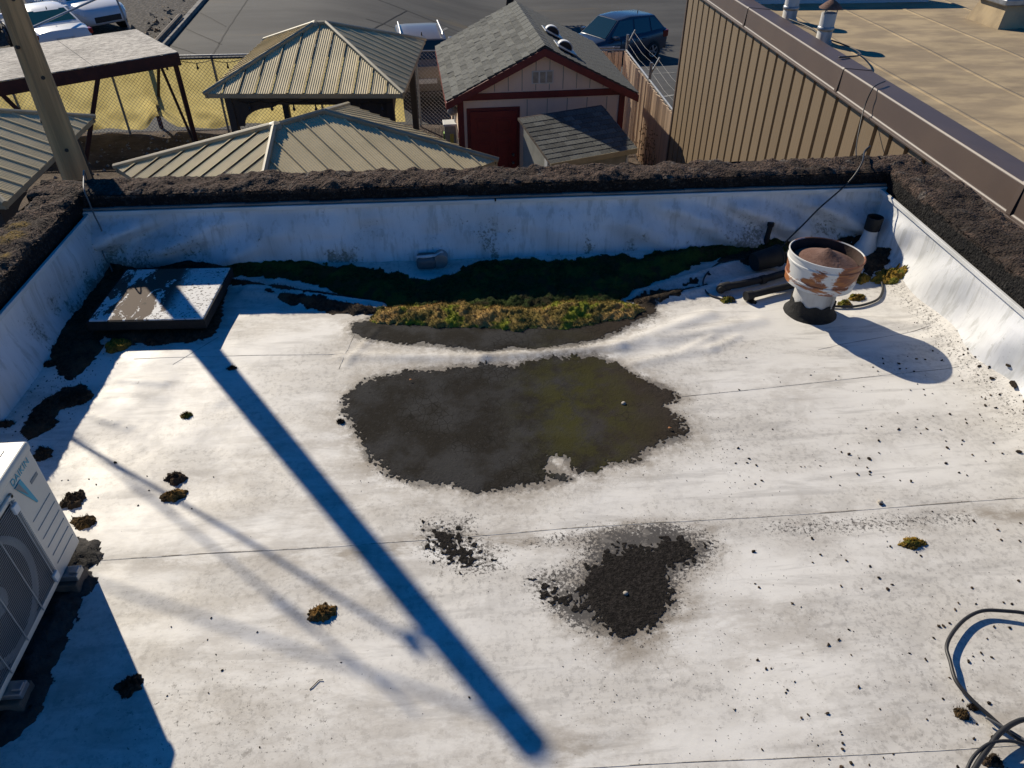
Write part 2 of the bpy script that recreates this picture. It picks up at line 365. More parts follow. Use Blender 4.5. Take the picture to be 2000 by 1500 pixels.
# parapet: mossy crumbling concrete, attribute top = 1 on the upper side
b = NB('parapet'); p = b.pos('P'); tp = b.attr('top'); gold = b.attr('gold')
n1 = b.noise(p, 7, 6, .72); n2 = b.noise(p, 40, 6, .75); n3 = b.vor(p, 60)
top = b.mix(b.ramp(n2, .35, .66), (.028, .02, .016), (.16, .105, .078)); top = b.mix(b.ramp(n1, .54, .66, 0, .8), top, (.19, .175, .155)); top = b.mix(b.ramp(b.noise(p, 2.6, 4, .6), .5, .62, 0, .75), top, (.02, .016, .013))
top = b.mix(b.ramp(n3, .3, .7, 0, .6), top, (.04, .032, .026))
top = b.mix(b.math('MULTIPLY', gold, b.ramp(n2, .35, .55)), top, (.17, .11, .022))
fc = b.mix(b.ramp(n2, .48, .75), (.012, .011, .0105), (.06, .055, .05)); fc = b.mix(b.ramp(n1, .6, .72, 0, .5), fc, (.1, .095, .088))
c = b.mix(tp, fc, top); b.bump(b.math('ADD', n2, b.math('MULTIPLY', n3, -.7)), .9, .02); b.out(c, .95, 0, .2)
# hatch lid: white paint peeling off brown boards
b = NB('peeling_paint'); p = b.pos('P'); n = b.noise(b.pos('P', (3.2, 1.3, 1)), 2.3, 6, .72, .8); n2 = b.noise(p, 50, 4, .7)
m = b.ramp(b.math('ADD', b.math('MULTIPLY', n, .8), b.math('MULTIPLY', n2, .2)), .53, .545)
bx = b.n('SeparateXYZ'); b.L.new(p, bx.inputs[0]); m = b.math('MAXIMUM', b.math('MULTIPLY', m, 1), b.math('MULTIPLY', b.ramp(bx.outputs[0], -1.92, -1.8), b.ramp(n2, .36, .44)))
c = b.mix(m, (.1, .072, .055), (.72, .71, .68)); c = b.mix(b.ramp(b.noise(p, 16, 6, .75), .58, .63, 0, .9), c, (.045, .037, .03))
b.bump(m, .5, .004); b.out(c, .75, 0, .2)
# vent: white paint with rust bands
b = NB('vent_paint'); p = b.pos('O', (2.6, 2.6, 7)); n = b.noise(p, 1.5, 6, .72, .5); q = b.noise(b.pos('O', (1, 1, 1)), 3.2, 3, .5)
m = b.ramp(b.math('ADD', b.math('MULTIPLY', n, .55), b.math('MULTIPLY', q, .55)), .545, .585)
rc = b.mix(b.ramp(b.noise(b.pos('O', (6, 6, 20)), 2, 4), .4, .6), (.36, .13, .035), (.2, .065, .028))
c = b.mix(m, (.6, .59, .55), rc); c = b.mix(b.ramp(b.noise(b.pos('O'), 60, 4, .7), .62, .72, 0, .6), c, (.2, .12, .08))
b.bump(n, .15, .01); b.out(c, .6)
# ------------------------------------------------------------------ the ground round the building
def lotz(x, y):
    return GZ - 2.0 * sstep(21.5, 34, y) * sstep(-6, 4, x)
gx = np.concatenate([np.linspace(-400, -40, 7), np.linspace(-36, 30, 50), np.linspace(40, 400, 7)]); gy = np.concatenate([np.linspace(-200, -12, 5), np.linspace(-8, 62, 60), np.linspace(80, 700, 8)])
X, Y = np.meshgrid(gx, gy, indexing='ij')
struct(fastgrid('ground', X, Y, lotz(X, Y) - .02 - .1 * sstep(60, 80, Y), 'dirt'))
ax = np.linspace(-11.5, 60, 90); ay = np.linspace(19.35, 75, 80); X, Y = np.meshgrid(ax, ay, indexing='ij')
X = np.where(X < -9.2, -9.2 - (Y - 19.35) * .075, X)
struct(fastgrid('asphalt_lot', X, Y, lotz(X, Y) + .012, 'asphalt'))
ax = np.linspace(-60, -9.25, 40); ay = np.linspace(20.2, 75, 60); X, Y = np.meshgrid(ax, ay, indexing='ij'); 
X = X - (Y - 20.2) * .075 * ((X + 60) / 50.75); struct(fastgrid('gravel_lot', X, Y, lotz(X, Y) + .002, 'gravel'))
ax = np.linspace(-13, 4.15, 90); ay = np.linspace(5.4, 19.3, 80); X, Y = np.meshgrid(ax, ay, indexing='ij')
struct(fastgrid('yard', X, Y, GZ + .04 * fbm(X * 1.2, Y * 1.2, 3) - .004, 'dirt'))
def ribbon(name, pts, w, mat, dz=.02, label=None):
    mb = MB(); P = []
    for a, b_ in zip(pts[:-1], pts[1:]):
        n = max(2, int(math.hypot(b_[0] - a[0], b_[1] - a[1]) / .4))
        P += [(a[0] + (b_[0] - a[0]) * k / n, a[1] + (b_[1] - a[1]) * k / n) for k in range(n)]
    P.append(pts[-1]); vs = []
    for i, q in enumerate(P):
        t = Vector(P[min(i + 1, len(P) - 1)]) - Vector(P[max(i - 1, 0)]); t.normalize(); j = random.uniform(-.3, .3) * w if mat == 'crack' else 0
        for s in (-1, 1):
            x, y = q[0] - t.y * s * w / 2 + j, q[1] + t.x * s * w / 2 + j; vs.append((x, y, float(lotz(x, y)) + dz))
    mb.add(vs, [(2 * i, 2 * i + 1, 2 * i + 3, 2 * i + 2) for i in range(len(P) - 1)]); o = mb.build(name, mat); return struct(o)
for pts in ([(-8.8, 37), (-8.3, 30), (-7.7, 24)], [(-10.1, 33.6), (-8.5, 31)], [(-10.1, 31), (-8.0, 28.2)], [(-9.9, 28.4), (-7.7, 26.1)], [(-8.1, 26.2), (-4.5, 25.8), (1, 25.9)], [(-3.5, 33.5), (2, 32), (8, 31.4), (14, 31.6)],
            [(-4, 38), (1.2, 35.5), (4.6, 31.8), (6.2, 29.5), (9, 28.6)], [(5.2, 27.2), (8.5, 27), (13, 27.6)], [(-9, 21.2), (-4, 28), (-2, 37)]):  # the long curved lines are overhead-wire shadows painted as dark ribbons
    ribbon('crack_and_wire_shadow', pts, .05, 'crack')
for pts in ([(5.0, 24.0), (8.0, 25.4)], [(5.4, 21.0), (8.6, 22.2)], [(1.2, 33.2), (8, 36)], [(-2.2, 27), (-1.5, 31), (-.2, 36)]):
    ribbon('parking_line', pts, .1, 'paint_line', .018)
kb = MB(); 
for i in range(14):
    y = 20.2 + i * 1.25; x = -9.32 - (y - 20.2) * .078; kb.beam((x, y, GZ + .07), (x - .078 * 1.22, y + 1.22, GZ + .07), .18, .17)
struct(kb.build('kerb', 'concrete', bevel=.015))

# ------------------------------------------------------------------ our building: deck, parapets
body = MB().box(-2.86, 3.49, -5, 5.24, GZ - .1, -.06); struct(body.build('building_wall', 'masonry'))
POLY = {k: poly(v) for k, v in dict(
mossband='-1.73,4.95 -1.50,4.89 -1.28,4.90 -1.13,4.87 -0.94,4.82 -0.68,4.80 -0.45,4.72 -0.23,4.63 -0.09,4.71 0.10,4.83 0.36,4.84 0.74,4.80 1.05,4.84 1.31,4.80 1.63,4.86 1.84,4.89 2.13,4.94 2.48,5.02 2.46,4.81 2.26,4.75 1.95,4.75 1.74,4.69 1.47,4.53 1.21,4.41 1.07,4.25 1.13,4.13 1.15,4.08 1.07,4.01 0.93,3.97 0.69,3.91 0.52,3.91 0.33,3.90 0.17,3.94 -0.03,3.97 -0.19,3.97 -0.39,4.03 -0.57,4.08 -0.62,4.17 -0.57,4.23 -0.50,4.28 -0.65,4.37 -0.86,4.48 -0.94,4.57 -1.13,4.64 -1.25,4.69 -1.47,4.72 -1.69,4.75',
mossleft='-2.74,5.22 -2.69,5.24 -2.57,5.11 -2.43,5.08 -2.18,4.99 -1.89,5.02 -1.73,4.95 -1.65,4.74 -1.63,4.49 -1.57,4.20 -1.58,4.00 -1.69,3.93 -1.83,3.92 -1.95,3.90 -2.09,3.94 -2.16,3.98 -2.31,4.02 -2.26,3.89 -2.29,3.84 -2.31,3.71 -2.31,3.61 -2.41,3.80 -2.49,3.86 -2.56,3.92 -2.64,4.04 -2.64,4.15 -2.59,4.22 -2.55,4.33 -2.60,4.46 -2.60,4.60 -2.65,4.78 -2.63,4.88 -2.67,5.04',
mossleft2='-2.30,3.50 -2.21,3.52 -2.15,3.43 -2.18,3.35 -2.24,3.30 -2.24,3.22 -2.24,3.12 -2.27,3.04 -2.36,3.07 -2.40,3.15 -2.40,3.26 -2.39,3.34 -2.35,3.40',
big='-0.68,3.32 -0.58,3.46 -0.34,3.51 -0.04,3.54 0.27,3.53 0.49,3.58 0.77,3.59 0.88,3.50 0.99,3.36 1.14,3.23 1.16,3.16 1.06,3.10 1.14,2.94 1.14,2.84 1.01,2.79 0.89,2.74 0.85,2.66 0.64,2.66 0.61,2.61 0.52,2.61 0.48,2.73 0.41,2.76 0.36,2.72 0.40,2.64 0.47,2.57 0.34,2.54 0.19,2.53 0.01,2.52 -0.11,2.59 -0.23,2.58 -0.41,2.68 -0.52,2.80 -0.58,2.96 -0.63,3.09 -0.69,3.19',
front='-0.72,4.08 -0.58,4.15 -0.03,4.1 0.33,4.0 0.69,4.0 0.93,4.05 1.12,4.12 1.3,4.3 1.24,4.05 0.92,3.82 0.69,3.72 0.43,3.68 0.28,3.71 0.12,3.68 -0.04,3.73 -0.19,3.78 -0.41,3.82 -0.61,3.88 -0.71,3.95',
small='0.41,1.81 0.45,1.91 0.49,2.01 0.59,2.10 0.78,2.12 0.86,2.14 1.01,2.09 0.95,2.04 0.88,2.01 0.81,1.96 0.80,1.81 0.73,1.74 0.64,1.69 0.57,1.67 0.49,1.71 0.45,1.76',
mossright='2.90,4.80 3.02,4.94 3.08,4.82 3.12,4.66 3.02,4.50 2.88,4.38 2.86,4.47 2.87,4.55 2.92,4.66',
mossleft3='-2.30,4.13 -2.21,3.84 -2.26,3.67 -2.29,3.56 -2.39,3.65 -2.50,3.81 -2.55,3.99 -2.55,4.15 -2.53,4.28 -2.5,4.39',
mosscorner='2.4,4.93 2.6,4.92 2.8,4.93 2.96,4.92 2.96,4.82 2.85,4.8 2.7,4.83 2.55,4.81 2.42,4.83',
pipes='1.96,4.80 2.44,4.90 2.40,4.66 2.12,4.62 1.95,4.66 1.86,4.72',
strip1='-1.70,4.70 -1.3,4.58 -.95,4.5 -.7,4.42 -.5,4.3 -.62,4.34 -1.0,4.46 -1.35,4.54 -1.55,4.58 -1.72,4.62',
strip2='-1.35,4.5 -1.1,4.44 -.9,4.36 -.6,4.26 -.5,4.2 -.75,4.2 -1.0,4.27 -1.2,4.38',
strip3='1.1,4.25 1.35,4.33 1.75,4.52 1.5,4.36 1.8,4.4 1.5,4.28 1.2,4.15',
acpad='-1.79,2.36 -1.69,2.33 -1.64,2.25 -1.66,2.16 -1.63,2.10 -1.65,2.02 -1.62,1.94 -1.63,1.85 -1.61,1.79 -1.63,1.65 -1.62,1.52 -1.66,1.44 -1.73,1.36 -1.9,1.25 -2.16,1.3 -2.15,2.34',
speck1='-0.23,2.33 -0.02,2.33 -0.03,2.26 0.07,2.13 0.11,2.04 -0.03,2.03 -0.14,2.09 -0.23,2.18',
speck2='0.23,1.99 0.35,1.98 0.33,1.92 0.44,1.83 0.41,1.77 0.33,1.82 0.25,1.89').items()}
RIDGES = [((-1.72, 4.66), (-.55, 4.3), .045, .035), ((-1.5, 4.52), (-.55, 4.22), .04, .03), ((2.1, 4.7), (1.2, 4.33), .05, .04), ((2.2, 4.5), (1.25, 4.2), .05, .035),
          ((-.75, 3.7), (.1, 3.62), .05, .012), ((.1, 3.62), (.95, 3.68), .05, .016), ((.95, 3.68), (1.6, 4.0), .07, .018), ((1.2, 3.72), (1.9, 3.9), .06, .012), ((1.0, 3.5), (1.5, 3.62), .05, .01),
          ((1.35, 3.62), (1.55, 3.74), .03, .008), ((1.5, 3.6), (1.7, 3.72), .03, .008), ((-2.05, 3.24), (-1.9, 3.16), .03, .01), ((-1.98, 3.2), (-1.83, 3.12), .03, .01), ((-2.0, 3.55), (-1.75, 3.5), .04, .012),
          ((-2.0, 3.46), (-1.4, 3.3), .05, .006), ((2.55, 3.9), (2.9, 3.75), .06, .008), ((2.3, 3.55), (2.9, 3.6), .06, .008), ((-.55, 4.0), (-.72, 3.62), .03, .006)]
def segd(x, y, a, b_):
    ex, ey = b_[0] - a[0], b_[1] - a[1]; t = np.clip(((x - a[0]) * ex + (y - a[1]) * ey) / (ex * ex + ey * ey), 0, 1)
    return np.hypot(x - a[0] - t * ex, y - a[1] - t * ey)
def zr(x, y):
    x = np.asarray(x, float); y = np.asarray(y, float)
    z = .012 * (fbm(x * 1.1, y * 1.1, 5, 3) - .5) + .004 * (fbm(x * 5, y * 3.5, 9, 3) - .5)
    z = z - .02 * np.exp(-((x - .2) / 1.0)**2 - ((y - 3.1) / .5)**2) - .05 * np.exp(-((x - .3) / 1.6)**2 - ((y - 4.45) / .35)**2)
    for a, b_, w, h in RIDGES: z = z + h * np.exp(-(segd(x, y, a, b_) / w)**2 * 1.4)
    z = z + .12 * sstep(2.75, 3.25, x)**1.5 + .05 * sstep(4.7, 5.0, y) + .05 * sstep(-2.45, -2.7, x)
    return z
gx = np.arange(-2.72, 3.3, .02); gy = np.arange(-3, 5.02, .02); X, Y = np.meshgrid(gx, gy, indexing='ij')
SDM = np.minimum.reduce([sdpoly(X, Y, POLY[k]) for k in ('big', 'front', 'small')])
SDS = np.minimum(sdpoly(X, Y, POLY['speck1']), sdpoly(X, Y, POLY['speck2']))
BROWN = .9 * np.exp(-((Y - 2.2 + .03 * np.sin(X * 7)) / .05)**2) * sstep(-.5, -.1, X) * sstep(1.3, .9, X) + .9 * np.exp(-((Y - 2.18) / .055)**2) * (sstep(.42, .6, fbm(X * 1.7, Y, 6)) + .25) + .9 * sstep(.2, .02, sdpoly(X, Y, POLY['small'])) * (X > .3) + .6 * sstep(.16, .0, sdpoly(X, Y, POLY['big'])) + .5 * np.exp(-((Y - 1.2) / .12)**2) * sstep(.4, .6, fbm(X * 1.3, Y * 2, 12)) + .5 * sstep(.3, .1, np.hypot(X + .66, Y - 3.75) ) + .4 * sstep(.52, .66, fbm(X * 1.1 + 7, Y * 2.4, 15, 4))
DIRT = .95 * sstep(.14, -.05, SDS) + .75 * sstep(.6, .0, np.hypot((X - .72), (Y - 2.1) * 1.6)) + .42 * sstep(.8, .1, np.hypot((X + .9) * .8, Y - 1.45)) \
     + .3 * sstep(1.3, .2, np.hypot((X - 1.7) * .7, Y - 1.4)) + .5 * np.exp(-((Y - 2.17) / .07)**2) * sstep(-.9, .2, X) * sstep(.3, .6, fbm(X * 2, Y * 3, 2)) * 1.3 + .35 * sstep(.4, .0, np.abs(X + 2.25)) * sstep(4.3, 3.6, Y) \
     + .6 * sstep(3.08, 2.98, X) * sstep(2.8, 2.95, X) + .3 * sstep(.25, .05, np.abs(Y - 3.9)) * sstep(1.8, 1.2, X) * sstep(.9, 1.2, X)
deck = struct(fastgrid('roof_deck', X, Y, zr(X, Y), 'membrane', attrs={'sd': SDM, 'dirt': np.clip(DIRT, 0, 1), 'brown': np.clip(BROWN, 0, 1)}))
tag(deck, 'white roofing membrane of the flat roof with grey stains')
# welded lap strips of the membrane, each its own piece
def lap(x0, y0, x1, y1, w):
    n = int(math.hypot(x1 - x0, y1 - y0) / .05) + 2; t = np.linspace(0, 1, n); cx = x0 + (x1 - x0) * t; cy = y0 + (y1 - y0) * t
    L = math.hypot(x1 - x0, y1 - y0); nx, ny = -(y1 - y0) / L, (x1 - x0) / L; u = np.array([-.5, -.3, 0, .3, .5]); hh = np.array([.0004, .0012, .0014, .0012, .0004])
    XX = cx[:, None] + nx * u * w + 0 * .004; YY = cy[:, None] + ny * u * w * (.35 + 1.1 * fbm(cx * 6, cx * 0, 8))[:, None] + .006 * np.sin(cx * 3)[:, None]; ZZ = zr(XX, YY) + hh
    sdm = np.minimum.reduce([sdpoly(XX, YY, POLY[k]) for k in ('big', 'front', 'small')])
    o = fastgrid('lap_seam', XX, YY, ZZ, 'seam_dirt', deck, attrs={'sd': sdm, 'dirt': .5 * fbm(XX * 2.5, YY * 2.5, 4) + .25}, smooth=False); return o
lap(-2.5, 2.20, 3.05, 2.275, .008); lap(1.2, 3.17, 2.9, 3.30, .006); lap(-2.0, 3.76, -.75, 3.73, .006); lap(-2.4, 1.22, 2.9, 1.12, .004); lap(-.69, 4.02, -.76, 3.58, .005); lap(2.15, 3.55, 2.95, 3.72, .005); lap(-1.75, 3.68, -1.55, 3.96, .005)

# parapets -------------------------------------------------------------------------------------------------
def parapet(name, label, a, b_, inward, width, golds=(), ext=0):
    """wall from a to b (inner top edge), inward = unit vector to the deck"""
    a = np.array(a, float); b_ = np.array(b_, float); L = np.hypot(*(b_ - a)); d = (b_ - a) / L; iw = np.array(inward, float)
    root = thing(name, label, 'parapet', (0, 0, 0))
    s = np.arange(-ext, L + ext + .001, .012); sec = []
    for z in np.arange(.36, .535, .0145): sec.append((0., z, 0.))                     # inner face
    for t in np.linspace(0, 1, int(width / .013)): sec.append((t * width, .55, 1.))    # top
    for z in np.arange(.53, -.5, -.06): sec.append((width, z, .15))                    # outer face
    sec = np.array(sec); U, V = np.meshgrid(s, np.arange(len(sec)), indexing='ij')
    o_, z_, t_ = sec[:, 0][None, :].repeat(len(s), 0), sec[:, 1][None, :].repeat(len(s), 0), sec[:, 2][None, :].repeat(len(s), 0)
    arc = np.concatenate([[0], np.cumsum(np.hypot(np.diff(sec[:, 0]), np.diff(sec[:, 1])))])[None, :].repeat(len(s), 0)
    sd_ = int(a[0] * 10 + 50)
    n1 = fbm(U * 9, arc * 9, sd_, 4) - .5; n2 = fbm(U * 38, arc * 38, sd_ + 3, 3) - .5; n3 = fbm(U * 2.2, arc * 2.2, sd_ + 8, 3) - .5
    gold = np.zeros_like(U)
    for gs, go, gr in golds: gold = np.maximum(gold, sstep(1.2, .6, np.hypot((U - gs), (o_ - go)) / gr + .5 * n1))
    gold = gold * t_
    nz = t_ * (.065 * n1 + .02 * n2 + .035 * n3 + .012 * gold); no = (1 - t_) * (.02 * n1 + .012 * n2)
    # round the arrises
    ed = np.minimum(np.abs(o_ - 0), np.abs(o_ - width)); nz = nz - t_ * .022 * np.exp(-(ed / .025)**2)
    off = -o_ + np.where(o_ < width / 2, 1, -1) * no
    X = a[0] + d[0] * U + iw[0] * off; Y = a[1] + d[1] * U + iw[1] * off; Z = z_ + nz
    fastgrid('moss_crusted_wall', X, Y, Z, 'parapet', root, attrs={'top': np.clip(t_ + .8 * (z_ > .515) * (fbm(U * 12, arc * 9, 4) > .45), 0, 1), 'gold': gold})
    mb = MB(); idx = np.argwhere((t_ > .5) & (z_ > .5)); sel = idx[RNG.integers(0, len(idx), int(L * 1100))]
    for i, j in sel:
        p = Vector((X[i, j], Y[i, j], Z[i, j] - .003)); a_ = random.gauss(5.2, .9); h_ = random.uniform(.002, .014); w_ = random.uniform(.0012, .003); l_ = random.uniform(.012, .045); c1, s1 = math.cos(a_), math.sin(a_)
        mb.add([p + Vector((-s1 * w_, c1 * w_, 0)), p + Vector((s1 * w_, -c1 * w_, 0)), p + Vector((c1 * l_, s1 * l_, h_))], [(0, 1, 2)])
    mb.build('moss_blades', 'dry_moss', root)['kind'] = 'stuff'
    return root
PF = parapet('parapet_wall', 'low parapet at the far end of the roof, black face and brown mossy top', (-2.66, 4.965), (3.14, 4.965), (0, -1), .30, ext=.27)
PL = parapet('parapet_wall', 'parapet along the left roof edge behind the outdoor unit, golden moss cushions on top', (-2.585, -3), (-2.585, 4.99), (1, 0), .31,
             [(7.3, .14, .1), (7.05, .1, .07), (6.95, .22, .08), (6.7, .12, .1), (6.4, .18, .08), (6.25, .08, .06), (5.9, .15, .08), (7.5, .2, .07)])
PR = parapet('parapet_wall', 'parapet along the right roof edge beside the brown clad building, shaggy brown moss', (3.12, 5.0), (3.12, -3), (-1, 0), .4)
def flashing(parent, s, P, H, cant, seed, wr, barz, wrk, pw=2.2, soil=1.):
    """membrane turned up a wall: P(s, off) -> xy"""
    t = np.linspace(0, 1, 34); U, T = np.meshgrid(s, t, indexing='ij')
    off = cant * (1 - T)**pw + .02 * np.sin(np.pi * T) * (fbm(U * 1.3, T, seed) - .2)
    fold = wrk(U, T); off = off + wr * fold * sstep(1, .75, T) + .006 * (fbm(U * 7, T * 3, seed + 2) - .5) * np.sin(np.pi * T)
    X, Y = P(U, off); Z = -.03 + (H + .03) * T
    Z = np.where(T < .08, np.minimum(Z, zr(np.clip(X, -2.7, 3.25), np.clip(Y, -3, 5.0)) - .004 + .06 * T), Z)
    fastgrid('membrane_flashing', X, Y, Z, 'flashing', parent, attrs={'foot': soil * np.clip(1.1 - T * 1.25, 0, 1)})
    n = int((s[-1] - s[0]) / 2.0)
    for k in range(n):                                           # termination bar in lengths
        a0 = s[0] + (s[-1] - s[0]) * k / n + .006; a1 = s[0] + (s[-1] - s[0]) * (k + 1) / n - .006
        mb = MB(); x0, y0 = P(np.array(a0), np.array(.012)); x1, y1 = P(np.array(a1), np.array(.012))
        mb.beam((float(x0), float(y0), barz), (float(x1), float(y1), barz), .022, .028); mb.build('termination_bar', 'white_plastic', parent, bevel=.003)
def wf(U, T):
    a = np.sin((U * 1.3 + T * 1.0) * 8.5 + 4 * fbm(U * 1.2, T * 1.2, 31)) * sstep(.3, 2.2, U) + np.sin((U * 1.3 - T * 1.1) * 8 + 4 * fbm(U, T, 33)) * sstep(-1.0, -2.3, U)
    a = a + .25 * np.sin((U + T * .6) * 13 + 5 * fbm(U * 1.4, T, 37)) * fbm(U * 2, T, 38)
    return (a + .8) * np.sin(np.pi * np.clip(T, 0, 1))**.8 * fbm(U * 1.5, T * 1.5, 35)
flashing(PF, np.arange(-2.66, 3.17, .025), lambda s, o: (s, 4.948 - np.maximum(o, -.004)), .41, .1, 41, .105, .418, wf)
flashing(PL, np.arange(-3, 4.97, .025), lambda s, o: (-2.565 + np.maximum(o, -.004), s), .40, .07, 51, .06, .408, lambda U, T: np.sin(U * 4 + T * 2) * fbm(U * 2, T, 53) * np.sin(np.pi * T), 3)
flashing(PR, np.arange(-3, 4.97, .025), lambda s, o: (3.098 - np.maximum(o, -.004), s), .40, .11, 61, .05, .408, lambda U, T: np.sin(U * 9 + T * 3 + 3 * fbm(U, T, 63)) * fbm(U * 2, T, 65) * np.sin(np.pi * T), 2.5, .2)
def zsurf(x, y):
    o_ = np.clip((3.098 - np.asarray(x, float)) / .11, 0, 1); return np.maximum(zr(x, y), -.03 + .43 * (1 - o_**(1 / 2.5)))
# thin gap of old mortar and mastic along the bar: part of the far wall
mb = MB()
for i in range(26):
    x = -2.6 + i * .222; h = .006 + .008 * random.random(); mb.box(x, x + .2215, 4.94, 4.966, .436, .436 + h + .006)
mb.build('mastic_bead', 'concrete', PF, bevel=.003)

# silt patches ---------------------------------------------------------------------------------------------
def patch(name, key, mat, label, res, edge, freq, h, seed, inset=0.):
    P = POLY[key]; xs = [p[0] for p in P]; ys = [p[1] for p in P]
    X, Y = np.meshgrid(np.arange(min(xs) - .12, max(xs) + .12, res), np.arange(min(ys) - .12, max(ys) + .12, res), indexing='ij')
    d = sdpoly(X, Y, P) + edge * (fbm(X * freq, Y * freq, seed, 4) - .5) + edge * .8 * (fbm(X * 80, Y * 80, seed + 5, 2) - .5) + inset
    cell = (d[:-1, :-1] + d[1:, 1:] + d[1:, :-1] + d[:-1, 1:]) / 4 < 0
    Z = zr(X, Y) + .0025 + h * sstep(0, -.08, d) * (.5 + fbm(X * 30, Y * 30, seed + 1, 3)) + h * .5 * (vn(X * 110, Y * 110, seed + 2) - .3)
    Z = np.where(d > -.01, zr(X, Y) + .002, Z)
    return tag(fastgrid(name, X, Y, Z, mat, keep=cell), label, kind='stuff')
patch('dried_silt', 'big', 'silt', 'large dark patch of dried silt in the middle of the white roof', .0045, .1, 11, .0012, 71)
patch('dried_silt', 'front', 'silt', 'grey silt strip in front of the sunlit moss bank', .005, .07, 11, .0012, 73)
patch('dried_silt', 'small', 'silt_black', 'smaller black silt patch below the membrane seam', .004, .13, 14, .0012, 75)
patch('black_algae', 'speck1', 'silt_black', 'sprinkle of black algae specks left of the small black silt patch', .0035, .19, 42, .0015, 77, .055)
patch('black_algae', 'speck2', 'silt_black', 'black algae blotch touching the small silt patch', .0035, .17, 36, .0015, 79, .035)
# ------------------------------------------------------------------ moss
def tufts(mb, X, Y, Z, ok, n, h0, h1, w):
    idx = np.argwhere(ok); sel = idx[RNG.integers(0, len(idx), n)]
    for i, j in sel:
        x, y, z = X[i, j] + random.uniform(-.006, .006), Y[i, j] + random.uniform(-.006, .006), Z[i, j] - .002
        h = random.uniform(h0, h1); a = random.uniform(0, 6.28); l = h * random.uniform(.2, .9); c, s_ = math.cos(a), math.sin(a); ww = w * random.uniform(.6, 1.3)
        mb.add([(x - s_ * ww, y + c * ww, z), (x + s_ * ww, y - c * ww, z), (x + c * l, y + s_ * l, z + h)], [(0, 1, 2)])
def mossbed(name, key, mat, label, h, res=.012, seed=1, ntuft=0, hfun=None, edge=.05, tuftmat=None):
    P = POLY[key]; xs = [p[0] for p in P]; ys = [p[1] for p in P]
    X, Y = np.meshgrid(np.arange(min(xs) - .08, max(xs) + .08, res), np.arange(min(ys) - .08, max(ys) + .08, res), indexing='ij')
    d = sdpoly(X, Y, P) + edge * 1.6 * (fbm(X * 11, Y * 11, seed, 4) - .5) + edge * .6 * (vn(X * 45, Y * 45, seed + 4) - .5)
    hh = h if hfun is None else hfun(X, Y)
    lump = .45 + .55 * fbm(X * 9, Y * 9, seed + 1, 3) + .35 * (fbm(X * 28, Y * 28, seed + 2, 3) - .5) + .25 * (vn(X * 75, Y * 75, seed + 3) - .5)
    Z = zsurf(np.clip(X, -2.7, 3.09), np.clip(Y, -3, 5.0)) - .006 + hh * lump * np.clip(-d / (hh * 1.7 + .01), 0, 1)**.7 + .008 * (d < 0)
    cell = (d[:-1, :-1] + d[1:, 1:] + d[1:, :-1] + d[:-1, 1:]) / 4 < .006
    root = fastgrid(name, X, Y, Z, mat, keep=cell); tag(root, label, kind='stuff')
    if ntuft:
        mb = MB(); tufts(mb, X, Y, Z, d < -.01, ntuft, .006, .02, .0022); o = mb.build('moss_blades', tuftmat or mat, root); o['kind'] = 'stuff'
    return root
def bandh(x, y): return .05 + .055 * np.exp(-((y - 4.05 - .05 * np.sin(x * 4)) / .13)**2) + .03 * np.exp(-((y - 4.65) / .2)**2) * sstep(-.6, .3, x)
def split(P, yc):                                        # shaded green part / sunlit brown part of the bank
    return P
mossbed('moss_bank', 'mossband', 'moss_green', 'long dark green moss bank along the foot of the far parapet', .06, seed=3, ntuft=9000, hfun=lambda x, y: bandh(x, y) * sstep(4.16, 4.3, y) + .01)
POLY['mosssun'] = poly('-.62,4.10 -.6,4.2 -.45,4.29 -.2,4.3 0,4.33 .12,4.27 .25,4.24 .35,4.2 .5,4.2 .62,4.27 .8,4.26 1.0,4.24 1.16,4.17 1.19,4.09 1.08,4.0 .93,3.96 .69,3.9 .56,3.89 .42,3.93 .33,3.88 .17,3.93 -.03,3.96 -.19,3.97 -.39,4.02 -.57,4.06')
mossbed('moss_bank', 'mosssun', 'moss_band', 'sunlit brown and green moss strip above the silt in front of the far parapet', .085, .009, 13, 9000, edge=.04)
mossbed('moss_bed', 'mossleft', 'moss_dark', 'black moss bed around the peeling roof hatch', .03, seed=23, ntuft=4000)
mossbed('moss_bed', 'mossleft2', 'moss_dark', 'narrow dark moss streak in the shade near the outdoor unit', .025, seed=25, ntuft=700)
mossbed('moss_bed', 'mossleft3', 'moss_dark', 'black moss spill below the left side of the peeling roof hatch', .03, seed=43, ntuft=900, edge=.04)
mossbed('moss_bed', 'mossright', 'moss_dark', 'dark moss round the corner vent pipe', .03, seed=27, ntuft=600)
mossbed('moss_bed', 'mosscorner', 'moss_dark', 'thin dark moss line between the stub pipe and the corner vent pipe', .03, seed=39, ntuft=400)
mossbed('moss_bed', 'pipes', 'moss_dark', 'dark moss behind the rusty roof vent by the thin stub pipe', .035, seed=29, ntuft=600)
mossbed('moss_bed', 'strip1', 'moss_dark', 'upper thin black moss strip between the membrane folds right of the hatch', .022, seed=31, ntuft=300)
mossbed('moss_bed', 'strip2', 'moss_dark', 'lower thin black moss strip tapering into the folds right of the hatch', .02, seed=33, ntuft=300)
mossbed('moss_bed', 'strip3', 'moss_dark', 'black moss tongue in the membrane folds left of the pipe elbow', .02, seed=35, ntuft=300)
mossbed('dirt_pad', 'acpad', 'pad_dirt', 'ragged dark dirt and moss around the foot of the outdoor unit', .05, seed=37, ntuft=1200, tuftmat='moss_dark')

